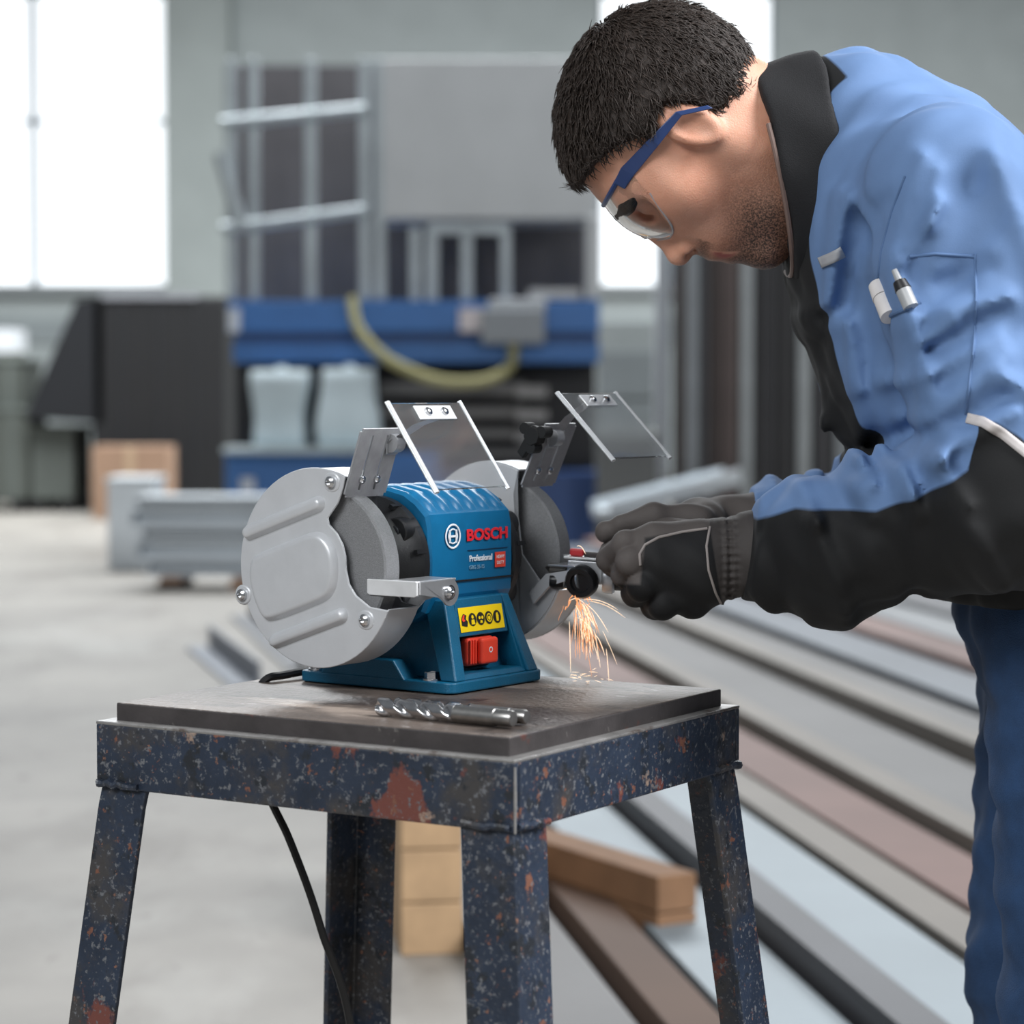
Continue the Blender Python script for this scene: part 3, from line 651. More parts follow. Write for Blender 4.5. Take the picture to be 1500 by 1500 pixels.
# ---- grey-green crates along the left wall
cm = mat('crate_grey', (88, 93, 88), .8, 0, .12, 2); cm2 = mat('crate_lid', (98, 104, 100), .8, 0, .1, 2)
for i, (x0, x1, y0, y1, lab) in enumerate(((-70, 42, 596, 742, 'grey crate on the floor at the far left edge'), (46, 108, 624, 742, 'grey-green crate on the floor beside the tarpaulin container'), (-60, 34, 525, 594, 'small grey crate on top of the far left crate'))):
    Yk = 21.8 if i < 2 else 21.9
    k = thing('crate', lab, 'crate', (X_((x0 + x1) / 2, Yk), Yk, 0 if i < 2 else Z_(596, 21.8)), 0, 'grey crates at the left wall'); ol = np.array(k.location)
    h = Z_(y0, Yk) - (0 if i < 2 else k.location.z); wdt = X_(x1, Yk) - X_(x0, Yk)
    b_ = .12 if i < 2 else 0.005
    span('body', (-wdt / 2, 0, b_), (wdt / 2, .9, h - .05), cm, k, .01); span('lid', (-wdt / 2 - .02, -.02, h - .05), (wdt / 2 + .02, .92, h), cm2, k, .01)
    for q in range(3): span('batten', (-wdt / 2 + wdt * (.1 + .32 * q), -.03, b_), (-wdt / 2 + wdt * (.1 + .32 * q) + .07, -.001, h - .06), cm2, k)
    if i < 2:
        for q in (-1, 1): span('runner', (q * wdt * .35 - .06, 0, 0), (q * wdt * .35 + .06, .9, .12), bk, k)
tag(pbox('white_cabinet', -60, 26, 482, 516, 24, .5, mat('cab_white', (216, 220, 224), .5)), 'small white cabinet glimpsed under the left window', 'cabinet')
wc = bpy.data.objects['white_cabinet']
span('cabinet_stand', (X_(-60, 24), 24, 0), (X_(26, 24), 24.5, Z_(516, 24)), cm, wc)
# ---- cardboard carton
Yb = 20.6
card = mat('cardboard', (160, 130, 108), .85, 0, .06, 3)
ct = thing('cardboard_carton', 'tan cardboard carton on the floor before the dark container', 'carton', (X_(190, Yb), Yb, 0)); wdt = X_(246, Yb) - X_(134, Yb); h = Z_(654, Yb)
span('carton_body', (-wdt / 2, 0, 0), (wdt / 2, .5, h - .01), card, ct, .005); span('top_flap', (-wdt / 2, 0, h - .01), (-.004, .5, h), card, ct); span('top_flap', (.004, 0, h - .01), (wdt / 2, .5, h), card, ct)
span('packing_tape', (-.04, -.003, h * .55), (.04, 0, h), mat('tape', (182, 156, 128), .4), ct)
# ---- bundle of pale galvanised profiles
Yg = 13.4; gv = mat('galvanised', (212, 219, 224), .45, .2, .06, 3); gvd = mat('galvanised_end', (190, 197, 203), .5, .2, .06, 3)
rows = [(726, 742), (744, 770), (772, 788), (790, 818), (820, 842)]
for i, (a, b) in enumerate(rows):
    x0 = (206, 200, 214, 208, 222)[i]; Y = Yg
    o = thing('steel_profile', ('topmost', 'second from the top', 'middle', 'second from the bottom', 'bottom')[i] + ' pale galvanised profile in the bundle left of the grinder', 'steel profile', (X_(x0, Y), Y, Z_(b, Y)), R(-4), 'galvanised profiles in the bundle')
    hh = Z_(a, Y) - Z_(b, Y)
    span('web', (0, .03, 0), (1.9, .05, hh), gv, o); span('upper_flange', (0, -.1, hh - .012), (1.9, .25, hh), gv, o); span('lower_flange', (0, -.1, 0), (1.9, .25, .012), gv, o); span('end_cap', (-.012, -.11, -.0), (0, .26, hh), gvd, o)
o = thing('steel_box_section', 'short pale steel box section standing before the profile bundle end', 'steel section', (X_(190, 14.6), 14.6, 0)); span('body', (-.14, 0, .0), (.14, .5, Z_(706, 14.6)), gv, o, .01); span('cap', (-.15, -.01, Z_(706, 14.6)), (.15, .51, Z_(700, 14.6)), gv, o)
for i, x in enumerate((250, 356)):
    span_ = thing('timber_bearer', ('dark timber bearer under the left end of the profile bundle', 'brown timber bearer under the profile bundle beside the grinder')[i], 'timber', (X_(x, 13.3), 13.2, 0), 0, 'bearers under the profiles'); hb = Z_(842, 13.4)
    span('bearer_block', (-.07, 0, 0), (.07, .5, hb * .52), (bk, card)[i], span_, .004); span('bearer_packing', (-.06, .02, hb * .52), (.06, .48, hb - .001), card, span_, .004)
# ---- loose bars on the floor, left
for i, (p, q, lab, m) in enumerate((((290, 952), (360, 1012), 'loose blue-grey angle bar lying on the floor left of the grinder', mat('bar_bluegrey', (110, 116, 126), .5, .3)), ((352, 905), (440, 985), 'dark flat bar on the floor partly behind the left guard', mat('bar_grey', (104, 106, 110), .5, .3)))):
    y0 = CAM_H * FPX / (p[1] - 575); y1 = CAM_H * FPX / (q[1] - 575); a = np.array([X_(p[0], y0), y0]); b = np.array([X_(q[0], y1), y1]); d = b - a
    o = thing('loose_bar', lab, 'steel bar', (a[0], a[1], 0), math.atan2(d[1], d[0])); L = float(np.linalg.norm(d))
    span('flat', (0, -.05, 0), (L, .05, .012), m, o); span('upright', (0, .038, .012), (L, .05, .10), m, o)
# ---- long bars laid out on the floor, right: run away from the viewer, slightly to the left
bd = np.array([-.153, .988]); bn = np.array([.988, .153])
barm = {'dark grey': mat('bar_dark', (70, 71, 75), .55, .3, .12, 2, .2, 30), 'pale grey': mat('bar_pale', (108, 111, 114), .55, .3, .1, 2, .2, 30), 'rust-pink': mat('bar_pink', (122, 98, 92), .7, .1, .14, 2, .2, 30), 'blue-grey': mat('bar_blue', (88, 94, 102), .55, .3, .1, 2, .2, 30), 'mid grey': mat('bar_mid', (84, 83, 83), .55, .3, .12, 2, .2, 30), 'sandy': mat('bar_sand', (112, 106, 99), .6, .2, .1, 2, .2, 30), 'pale blue': mat('bar_ice', (128, 138, 144), .55, .3, .08, 2, .2, 30), 'brown': mat('bar_brown', (84, 64, 52), .75, 0, .14, 2, .2, 30)}
bars = [(.62, .80, .05, 'mid grey', 3.3, 12), (.83, .93, .07, 'brown', 3.1, 13), (.96, 1.14, .05, 'pale blue', 3.0, 13.5), (1.16, 1.24, .10, 'dark grey', 3.2, 13), (1.28, 1.47, .05, 'pale blue', 3.0, 12), (1.49, 1.60, .06, 'sandy', 3.1, 13.8), (1.62, 1.80, .07, 'rust-pink', 2.9, 13.6), (1.81, 1.90, .10, 'sandy', 3.0, 14), (1.91, 2.19, .08, 'mid grey', 3.0, 14.2), (2.25, 2.34, .13, 'sandy', 3.1, 14.6), (2.35, 2.49, .11, 'mid grey', 3.0, 14.4), (2.50, 2.76, .13, 'blue-grey', 3.0, 14.8), (2.79, 2.99, .16, 'rust-pink', 3.2, 15), (3.01, 3.18, .15, 'pale grey', 3.0, 15), (3.19, 3.36, .14, 'pale grey', 3.1, 15.3), (3.38, 3.72, .16, 'dark grey', 3.0, 15.4), (3.74, 4.04, .20, 'dark grey', 3.2, 15.6)]
ordn = ['nearest the stand', 'second from the stand', 'third from the stand', 'fourth from the stand', 'fifth from the stand', 'sixth from the stand', 'seventh from the stand', 'eighth from the stand', 'ninth from the stand', 'tenth from the stand', 'eleventh from the stand', 'twelfth from the stand', 'fifth from the far side', 'fourth from the far side', 'third from the far side', 'second from the far side', 'last on the far side']
for i, (u0, u1, h, c, ya, yb_) in enumerate(bars):
    uc = (u0 + u1) / 2
    s0 = ya; p = bn * uc + bd * s0; L = yb_ - ya
    o = thing('floor_bar', 'long %s steel bar in the floor row, %s' % (c, ordn[i]), 'steel bar', (p[0], p[1], 0), math.atan2(bd[1], bd[0]) + R(random.uniform(-.35, .35)), 'long bars lying in a row on the floor')
    w2 = (u1 - u0) / 2
    t = .014
    if i % 3 == 1: span('bar_body', (0, -w2, 0), (L, w2, h), barm[c], o, .004)
    else:
        span('top_flange', (0, -w2, h - t), (L, w2, h), barm[c], o, .002)
        for sg in (-1, 1): span('side_web', (0, sg * w2 - (t if sg > 0 else 0), 0), (L, sg * w2 + (t if sg < 0 else 0), h - t), barm[c], o)
# ---- timber block under the stand
tb = thing('timber_block', 'sawn tan timber block on the floor behind the stand', 'timber', (X_(632, 4.6), 4.6, 0), R(8)); tmm = mat('sawn_timber', (176, 146, 112), .8, 0, .14, 14)
for i in range(3): span('timber_piece', (-.06, 0, i * .103), (.06, .5, i * .103 + .10), tmm, tb, .003)
tb2 = thing('timber_beam', 'brown timber beam on the floor beyond the right side of the stand', 'timber', (X_(838, 4.9), 4.9, 0), R(-60)); 
for i in range(2): span('beam_piece', (-.32, 0, i * .075), (.32, .09, i * .075 + .072), mat('beam_timber', (128, 96, 70), .8, 0, .16, 10), tb2, .003)
# ---- rack with upright profiles behind the man, right
Yr = 17.6
rk = thing('profile_rack', 'tall dark steel storage rack behind the man', 'rack', (X_(1090, Yr), Yr, 0)); rkm = mat('rack_dark', (58, 56, 58), .6, .2, .1, 2)
for x in (992, 1196, 1330): pbox('rack_upright', x, x + 12, 120, 700, Yr + .45, .1, rkm, rk, floor=True)
for y in (150, 320, 470, 620): pbox('rack_beam', 985, 1345, y, y + 9, Yr + .5, .06, rkm, rk)
pbox('rack_back', 985, 1345, 120, 700, Yr + .62, .03, mat('rack_sheet', (60, 60, 61), .8, 0, .12, 1.5), rk, floor=True)
pbox('rack_foot', 985, 1345, 790, 800, Yr + .1, .5, rkm, rk, floor=True)
upc = [('dark brown', (58, 50, 48)), ('steel grey', (128, 133, 137)), ('charcoal', (54, 54, 57)), ('brown-grey', (76, 66, 64)), ('pale grey', (146, 151, 153)), ('black', (40, 40, 42))]
k = 0
for x0, x1, ci, top in ((997, 1006, 0, 300), (1008, 1024, 1, 210), (1027, 1040, 2, 240), (1043, 1056, 0, 260), (1059, 1084, 3, 150), (1088, 1104, 4, 330), (1107, 1120, 5, 200), (1123, 1136, 2, 280), (1140, 1168, 5, 140), (1172, 1190, 4, 330), (1196, 1222, 2, 230), (1228, 1246, 1, 300), (1252, 1280, 0, 250)):
    nm, c = upc[ci]; o = thing('upright_profile', '%s upright profile in the rack behind the man, %s from its left end' % (nm, ('first', 'second', 'third', 'fourth', 'fifth', 'sixth', 'seventh', 'eighth', 'ninth', 'tenth', 'eleventh', 'twelfth', 'thirteenth')[k]), 'steel profile', (X_((x0 + x1) / 2, Yr), Yr + .12, .245 - .01 if False else Z_(790, Yr) + .03), 0, 'upright profiles in the rack'); k += 1
    wd = X_(x1, Yr) - X_(x0, Yr); hh = Z_(top, Yr) - o.location.z; m = mat('upright_' + nm.replace(' ', '_'), c, .55, .3, .12, 3)
    bm = bmesh.new()
    pr = [(-wd / 2, 0), (wd / 2, 0), (wd / 2, .012), (-wd / 2 + .012, .012), (-wd / 2 + .012, .12), (-wd / 2, .12)]
    prism('', pr, 0, hh, None, None, 'Z', bm=bm); from_bm('angle_section', bm, m, o); span('end_face', (-wd / 2, 0, hh), (wd / 2, .02, hh + .006), m, o)
# pale post and grey cabinet left of the rack
po = thing('pale_post', 'slim pale post beside the rack below the right window', 'post', (X_(970, 18.4), 18.4, 0)); ps = mat('post_pale', (176, 180, 184), .5); span('shaft', (-.055, 0, .02), (.055, .11, Z_(300, 18.4)), ps, po, .005); span('foot_plate', (-.12, -.06, 0), (.12, .17, .02), ps, po)
pbox('sign', 984, 1002, 404, 442, 18.4, .02, mat('sign_pink', (186, 160, 164), .6)); sg = bpy.data.objects['sign']; sg.parent = po; sg.location = (-np.array(po.location))
sg.name = 'pink_plate'
gc = thing('grey_cabinet', 'grey machine cabinet below the right window', 'cabinet', (X_(925, 20), 20, 0)); gm = mat('cab_grey', (124, 130, 130), .6, 0, .1, 2); span('body', (-.29, 0, .06), (.29, .7, Z_(470, 20)), gm, gc, .01); span('plinth', (-.27, .03, 0), (.27, .67, .06), bk, gc)
for i in range(3): span('drawer_front', (-.27, -.02, .2 + i * .42), (.27, -.001, .58 + i * .42), mat('cab_front', (104, 110, 112), .6, 0, .1, 2), gc, .006)
gs = thing('grey_bin', 'dull grey steel bin in front of the grey cabinet', 'bin', (X_(920, 16.2), 16.2, 0)); span('bin_body', (-.2, 0, .05), (.2, .5, Z_(640, 16.2)), mat('bin_grey', (96, 98, 98), .6, 0, .1, 2), gs, .01); span('bin_rim', (-.22, -.02, Z_(640, 16.2)), (.22, .52, Z_(632, 16.2)), mat('bin_rim', (136, 140, 138), .6), gs); 
for sx in (-1, 1): span('skid', (sx * .15 - .03, 0, 0), (sx * .15 + .03, .5, .05), bk, gs)
# pale channel leaning over trestles below the rack
a, b = W(880, 752, 14.5), W(1072, 702, 15.2)
ch = thing('pale_channel', 'pale steel channel lying across trestles beyond the hands', 'steel channel', tuple(a)); d = b - a
dv = Vector(d); bm = bmesh.new(); a_box(bm, (0, 0, 0), (dv.length, .16, .05)); o = from_bm('channel_web', bm, gv, ch); o.location = dv / 2; o.rotation_euler = (0, -math.atan2(d[2], math.hypot(d[0], d[1])), math.atan2(d[1], d[0]))
for sg_ in (-1, 1):
    f_ = box('channel_flange', (0, sg_ * .075, .04), (dv.length, .012, .06), gv, ch); f_.location = dv / 2; f_.rotation_euler = o.rotation_euler
for i, t in enumerate((.22, .8)):
    p = a + d * t; tr = thing('trestle', ('left trestle under the pale channel', 'right trestle under the pale channel')[i], 'trestle', (p[0], p[1], 0), 0, 'trestles under the pale channel'); hz = p[2] - .055
    span('trestle_beam', (-.06, -.3, hz - .08), (.06, .3, hz), rkm, tr, .004)
    for sx in (-1, 1):
        for sy in (-1, 1): tube('trestle_leg', [(sx * .03, sy * .25, hz - .08), (sx * .14, sy * .3, 0)], .02, rkm, tr, 8)
# two bright spots behind the jacket: white drums on the floor
for i, (x, y0, y1, Yd) in enumerate(((1192, 538, 586, 16.6), (1194, 598, 626, 16.5))):
    pass
# ================================================================== implicit-surface modelling for the man
def seg_d(P, a, b):
    a = np.asarray(a, np.float32); b = np.asarray(b, np.float32); ab = b - a; L2 = float(ab @ ab) + 1e-12
    px, py, pz = P[0] - a[0], P[1] - a[1], P[2] - a[2]
    t = np.clip((px * ab[0] + py * ab[1] + pz * ab[2]) / L2, 0, 1)
    return np.sqrt((px - t * ab[0]) ** 2 + (py - t * ab[1]) ** 2 + (pz - t * ab[2]) ** 2), t
def cap(P, a, b, ra, rb=None):
    d, t = seg_d(P, a, b); return d - (ra + ((ra if rb is None else rb) - ra) * t)
def chain(P, pts, rs, k=0.0):
    d = None
    for i in range(len(pts) - 1):
        e = cap(P, pts[i], pts[i + 1], rs[i], rs[i + 1]); d = e if d is None else smin(d, e, k) if k else np.minimum(d, e)
    return d
def smin(a, b, k):
    h = np.clip(.5 + .5 * (b - a) / k, 0, 1); return b + (a - b) * h - k * h * (1 - h)
def smax(a, b, k): return -smin(-a, -b, k)
def ell(P, c, r, ax=None):
    c = np.asarray(c, np.float32); q = [P[i] - c[i] for i in range(3)]
    if ax is not None: q = [q[0] * A[0] + q[1] * A[1] + q[2] * A[2] for A in ax]
    k0 = np.sqrt((q[0] / r[0]) ** 2 + (q[1] / r[1]) ** 2 + (q[2] / r[2]) ** 2) + 1e-9
    k1 = np.sqrt((q[0] / r[0] ** 2) ** 2 + (q[1] / r[1] ** 2) ** 2 + (q[2] / r[2] ** 2) ** 2) + 1e-9
    return k0 * (k0 - 1) / k1
def nets(fn, lo, hi, h):
    """naive surface nets over a signed distance function"""
    lo = np.array(lo, float); n = [int(math.ceil((hi[i] - lo[i]) / h)) + 1 for i in range(3)]
    ax = [(lo[i] + h * np.arange(n[i])).astype(np.float32) for i in range(3)]
    P = np.meshgrid(*ax, indexing='ij'); D = fn(P).astype(np.float32); S = D < 0
    cs = (n[0] - 1, n[1] - 1, n[2] - 1)
    corners = [(i, j, k) for i in (0, 1) for j in (0, 1) for k in (0, 1)]
    sub = lambda A, c: A[c[0]:c[0] + cs[0], c[1]:c[1] + cs[1], c[2]:c[2] + cs[2]]
    cnt = sum(sub(S, c).astype(np.int8) for c in corners); act = (cnt > 0) & (cnt < 8)
    idx = np.argwhere(act); vid = -np.ones(cs, np.int64); vid[act] = np.arange(len(idx))
    acc = np.zeros((len(idx), 3)); num = np.zeros(len(idx))
    for c0 in corners:
        for axis in range(3):
            if c0[axis]: continue
            c1 = list(c0); c1[axis] = 1; c1 = tuple(c1)
            d0 = D[idx[:, 0] + c0[0], idx[:, 1] + c0[1], idx[:, 2] + c0[2]]; d1 = D[idx[:, 0] + c1[0], idx[:, 1] + c1[1], idx[:, 2] + c1[2]]
            cr = (d0 < 0) != (d1 < 0); t = np.where(cr, d0 / np.where(cr, d0 - d1, 1), 0)
            p = np.tile(np.array(c0, float), (len(idx), 1)); p[:, axis] = t
            acc[cr] += p[cr]; num += cr
    V = lo + h * (idx + acc / num[:, None])
    F = []
    for axis in range(3):
        a1, a2 = (axis + 1) % 3, (axis + 2) % 3
        s0 = [slice(None)] * 3; s1 = [slice(None)] * 3; s0[axis] = slice(0, -1); s1[axis] = slice(1, None)
        cr = S[tuple(s0)] != S[tuple(s1)]; e = np.argwhere(cr); inside = S[tuple(s0)][cr]
        ok = (e[:, a1] > 0) & (e[:, a2] > 0) & (e[:, a1] < n[a1] - 1) & (e[:, a2] < n[a2] - 1); e = e[ok]; inside = inside[ok]
        q = []
        for o1, o2 in ((0, 0), (-1, 0), (-1, -1), (0, -1)):
            f = e.copy(); f[:, a1] += o1; f[:, a2] += o2; q.append(vid[f[:, 0], f[:, 1], f[:, 2]])
        q = np.stack(q, 1); q[~inside] = q[~inside][:, ::-1]; F.append(q)
    F = np.concatenate(F); F = F[(F >= 0).all(1)]
    return V, F
def sdf_obj(name, fn, lo, hi, h, m, parent=None, attrs=None, relax=1):
    V, F = nets(fn, lo, hi, h)
    me = bpy.data.meshes.new(name); me.vertices.add(len(V)); me.loops.add(F.size); me.polygons.add(len(F))
    me.vertices.foreach_set('co', V.astype(np.float32).ravel()); me.loops.foreach_set('vertex_index', F.astype(np.int32).ravel())
    me.polygons.foreach_set('loop_start', np.arange(0, F.size, 4, dtype=np.int32)); me.update(calc_edges=True); me.validate()
    if relax:
        E_ = np.zeros(len(me.edges) * 2, np.int32); me.edges.foreach_get('vertices', E_); E_ = E_.reshape(-1, 2)
        deg = np.bincount(E_.ravel(), minlength=len(V))[:, None]
        for _ in range(relax):
            for lam in (.5, -.3):
                s = np.zeros_like(V); np.add.at(s, E_[:, 0], V[E_[:, 1]]); np.add.at(s, E_[:, 1], V[E_[:, 0]]); V = V + lam * (s / np.maximum(deg, 1) - V)
        me.vertices.foreach_set('co', V.astype(np.float32).ravel())
    for k, f in (attrs or {}).items():
        at = me.attributes.new(k, 'FLOAT', 'POINT'); at.data.foreach_set('value', np.asarray(f([V[:, 0], V[:, 1], V[:, 2]]), np.float32))
    me.update()
    return link(name, me, m, parent, smooth=180)
def zone_mat(name, zones, rough, base, bump=.15, bscale=900, sheen=0.0, soft=.0015, weave=True):
    """cloth / leather whose dye changes across a seam: zones = [(attribute, rgb)], where attribute > 0"""
    m = bpy.data.materials.new(name); m.use_nodes = True; nt = m.node_tree; b = nt.nodes['Principled BSDF']; b.inputs['Roughness'].default_value = rough
    if sheen: b.inputs['Sheen Weight'].default_value = sheen
    tc = nd(nt, 'ShaderNodeTexCoord'); nz = nd(nt, 'ShaderNodeTexNoise'); nz.inputs['Scale'].default_value = 14; nz.inputs['Detail'].default_value = 6; nt.links.new(tc.outputs['Object'], nz.inputs['Vector'])
    rp = nd(nt, 'ShaderNodeValToRGB'); c = lin(base); rp.color_ramp.elements[0].position = .3; rp.color_ramp.elements[1].position = .7
    rp.color_ramp.elements[0].color = (*[v * .9 for v in c], 1); rp.color_ramp.elements[1].color = (*[v * 1.1 for v in c], 1); nt.links.new(nz.outputs['Fac'], rp.inputs['Fac']); prev = rp.outputs['Color']
    for at, rgb in zones:
        an = nd(nt, 'ShaderNodeAttribute', attribute_name=at); mr = nd(nt, 'ShaderNodeMapRange'); mr.inputs[1].default_value = -soft; mr.inputs[2].default_value = soft; nt.links.new(an.outputs['Fac'], mr.inputs[0])
        mx = nd(nt, 'ShaderNodeMix', data_type='RGBA'); mx.inputs[7].default_value = (*lin(rgb), 1); nt.links.new(mr.outputs[0], mx.inputs[0]); nt.links.new(prev, mx.inputs[6]); prev = mx.outputs[2]
    nt.links.new(prev, b.inputs['Base Color'])
    n2 = nd(nt, 'ShaderNodeTexNoise'); n2.inputs['Scale'].default_value = bscale; nt.links.new(tc.outputs['Object'], n2.inputs['Vector'])
    bp = nd(nt, 'ShaderNodeBump'); bp.inputs['Strength'].default_value = bump; bp.inputs['Distance'].default_value = .0006; nt.links.new(n2.outputs['Fac'], bp.inputs['Height']); nt.links.new(bp.outputs['Normal'], b.inputs['Normal'])
    return m

man = thing('person', 'man in blue and black work jacket and safety glasses bending over the grinder', 'person', (.58, 2.40, 0))
mo = np.array(man.location)
def to_man(o):
    o.parent = man; o.location = -mo; return o

YH = 2.38                                     # the plane that halves the head
def H(x, y, lat=0.0):
    p = W(x, y, YH); p[1] = YH - lat; return p
fU = np.array([-.959, 0, .283]); fF = np.array([-.283, 0, -.959]); fS = np.array([0, -1., 0])       # crown, nose, his left (the viewer)
HAX = (fF, fS, fU)
# ------------------------------------------------------------------ head and neck
def sd_cranium(P): return smin(ell(P, H(968, 160), (.092, .076, .090), HAX), ell(P, H(938, 214), (.061, .063, .060), HAX), .03)
def sd_head(P):
    d = sd_cranium(P)
    d = smin(d, ell(P, H(1000, 268), (.060, .062, .070), HAX), .03)                                   # mid face
    d = smin(d, chain(P, [H(1068, 225), H(1100, 290), H(1116, 340)], [.052, .044, .024]), .03)         # mandible mass
    for s in (-1, 1):
        d = smin(d, chain(P, [H(1040, 205, s * .058), H(1098, 232, s * .054), H(1118, 300, s * .034), H(1120, 352, s * .010)], [.014, .015, .015, .017]), .022)   # jaw line
        d = smin(d, ell(P, H(983, 283, s * .044), (.022, .024, .026), HAX), .02)                        # cheek bone
        d = smin(d, chain(P, [H(913, 303, s * .008), H(921, 297, s * .030), H(936, 274, s * .050)], [.0085, .0095, .008]), .012)    # brow ridge
    d = smin(d, ell(P, H(1120, 366), (.017, .025, .018), HAX), .014)                                   # chin
    d = smin(d, ell(P, H(1055, 340), (.028, .032, .034), HAX), .02)                                    # muzzle
    for s in (-1, 1): d = smax(d, -ell(P, H(944, 314, s * .034), (.010, .019, .011), HAX), .010)        # eye sockets
    for s in (-1, 1):
        d = smin(d, ell(P, H(947, 298, s * .032), (.0135, .0150, .0140), HAX), .005)                    # eyeball under the lowered lid
        d = smin(d, chain(P, [H(951, 307, s * .020), H(954, 309, s * .032), H(952, 302, s * .043)], [.0022, .0028, .0020]), .003)   # lid fold
    d = smin(d, chain(P, [H(932, 320), H(955, 335), H(978, 355), H(991, 369)], [.0085, .0080, .0090, .0105]), .010)          # nose
    d = smin(d, ell(P, H(996, 372), (.0115, .0120, .0110), HAX), .006)
    for s in (-1, 1):
        d = smin(d, ell(P, H(1004, 361, s * .0125), (.0110, .0075, .0090), HAX), .005)                   # nostril wings
        d = smax(d, -ell(P, H(1010, 369, s * .0095), (.0085, .0050, .0060), HAX), .003)
    d = smin(d, chain(P, [H(1048, 360, -.023), H(1042, 371, -.008), H(1043, 370, 0), H(1042, 371, .008), H(1048, 360, .023)], [.003, .0066, .0062, .0066, .003]), .004)     # upper lip
    d = smin(d, chain(P, [H(1055, 359, -.023), H(1069, 372, -.009), H(1071, 374, 0), H(1069, 372, .009), H(1055, 359, .023)], [.003, .0072, .0080, .0072, .003]), .004)   # lower lip
    d = smax(d, -chain(P, [H(1054, 367, -.018), H(1054, 373, 0), H(1054, 367, .018)], [.0012, .0018, .0012]), .0025)
    for s in (-1, 1):                                                                                  # ears
        e = smax(ell(P, H(1002, 196, s * .079), (.019, .008, .033), HAX), -ell(P, H(1004, 200, s * .086), (.011, .006, .022), HAX), .004)
        d = smin(d, e, .006)
    d = smin(d, chain(P, [H(1050, 165), H(1130, 195), H(1215, 232)], [.060, .062, .068]), .03)            # neck
    d = smin(d, chain(P, [H(1105, 300), H(1150, 290), H(1215, 290)], [.030, .040, .05]), .03)
    return d
def beard(P):
    q = np.stack([P[0], P[1], P[2]], 1)
    xx = 750 + FPX * (P[0]) / YH; yy = 575 - FPX * (P[2] - CAM_H) / YH
    def ss(a, b, v): t = np.clip((v - a) / (b - a), 0, 1); return t * t * (3 - 2 * t)
    lat = np.abs(P[1] - YH)
    b = ss(1000, 1075, xx + (yy - 300) * .22) * ss(215, 262, yy) * (1 - .45 * ss(1120, 1200, xx))
    lipc = np.maximum(0, 1 - ((xx - 1057) / 24) ** 2 - ((yy - 369) / 13) ** 2) * (lat < .024)
    b = b * (1 - np.clip(lipc * 2.2, 0, 1)); b = b * (.38 + .62 * ss(1035, 1095, xx) * ss(250, 330, yy))
    must = np.exp(-((xx - 1026) / 11) ** 2) * ss(340, 352, yy) * (lat < .03)
    return np.clip(b + .6 * must, 0, 1)
def lips(P):
    xx = 750 + FPX * P[0] / YH; yy = 575 - FPX * (P[2] - CAM_H) / YH
    return np.clip(1.6 * (1 - ((xx - 1057) / 20) ** 2 - ((yy - 371) / 12) ** 2), 0, 1) * (np.abs(P[1] - YH) < .022)
sk = bpy.data.materials.new('skin'); sk.use_nodes = True; nt = sk.node_tree; b = nt.nodes['Principled BSDF']; b.inputs['Roughness'].default_value = .5; b.inputs['Subsurface Weight'].default_value = .15; b.inputs['Subsurface Radius'].default_value = (.006, .002, .001); b.inputs['Subsurface Scale'].default_value = 1.0
tc = nd(nt, 'ShaderNodeTexCoord'); nz = nd(nt, 'ShaderNodeTexNoise'); nz.inputs['Scale'].default_value = 26; nz.inputs['Detail'].default_value = 5; nt.links.new(tc.outputs['Object'], nz.inputs['Vector'])
rp = nd(nt, 'ShaderNodeValToRGB'); rp.color_ramp.elements[0].position = .3; rp.color_ramp.elements[1].position = .72; rp.color_ramp.elements[0].color = (*lin((200, 141, 114)), 1); rp.color_ramp.elements[1].color = (*lin((222, 168, 142)), 1); nt.links.new(nz.outputs['Fac'], rp.inputs['Fac'])
al = nd(nt, 'ShaderNodeAttribute', attribute_name='lips'); ml = nd(nt, 'ShaderNodeMix', data_type='RGBA'); ml.inputs[7].default_value = (*lin((168, 92, 84)), 1); nt.links.new(al.outputs['Fac'], ml.inputs[0]); nt.links.new(rp.outputs['Color'], ml.inputs[6])
ab_ = nd(nt, 'ShaderNodeAttribute', attribute_name='beard'); n3 = nd(nt, 'ShaderNodeTexNoise'); n3.inputs['Scale'].default_value = 640; n3.inputs['Detail'].default_value = 2; nt.links.new(tc.outputs['Object'], n3.inputs['Vector'])
r3 = nd(nt, 'ShaderNodeMapRange'); r3.inputs[1].default_value = .32; r3.inputs[2].default_value = .62; r3.inputs[3].default_value = .55; r3.inputs[4].default_value = 1.0; nt.links.new(n3.outputs['Fac'], r3.inputs[0])
mm = nd(nt, 'ShaderNodeMath', operation='MULTIPLY'); nt.links.new(ab_.outputs['Fac'], mm.inputs[0]); nt.links.new(r3.outputs[0], mm.inputs[1])
mb = nd(nt, 'ShaderNodeMix', data_type='RGBA'); mb.inputs[7].default_value = (*lin((40, 29, 23)), 1); nt.links.new(mm.outputs[0], mb.inputs[0]); nt.links.new(ml.outputs[2], mb.inputs[6]); nt.links.new(mb.outputs[2], b.inputs['Base Color'])
bp = nd(nt, 'ShaderNodeBump'); bp.inputs['Strength'].default_value = .35; bp.inputs['Distance'].default_value = .0012; nt.links.new(n3.outputs['Fac'], bp.inputs['Height']); nt.links.new(bp.outputs['Normal'], b.inputs['Normal'])
to_man(sdf_obj('body', sd_head, (.02, 2.26, 1.13), (.36, 2.50, 1.52), .0026, sk, None, {'beard': beard, 'lips': lips}, 2))
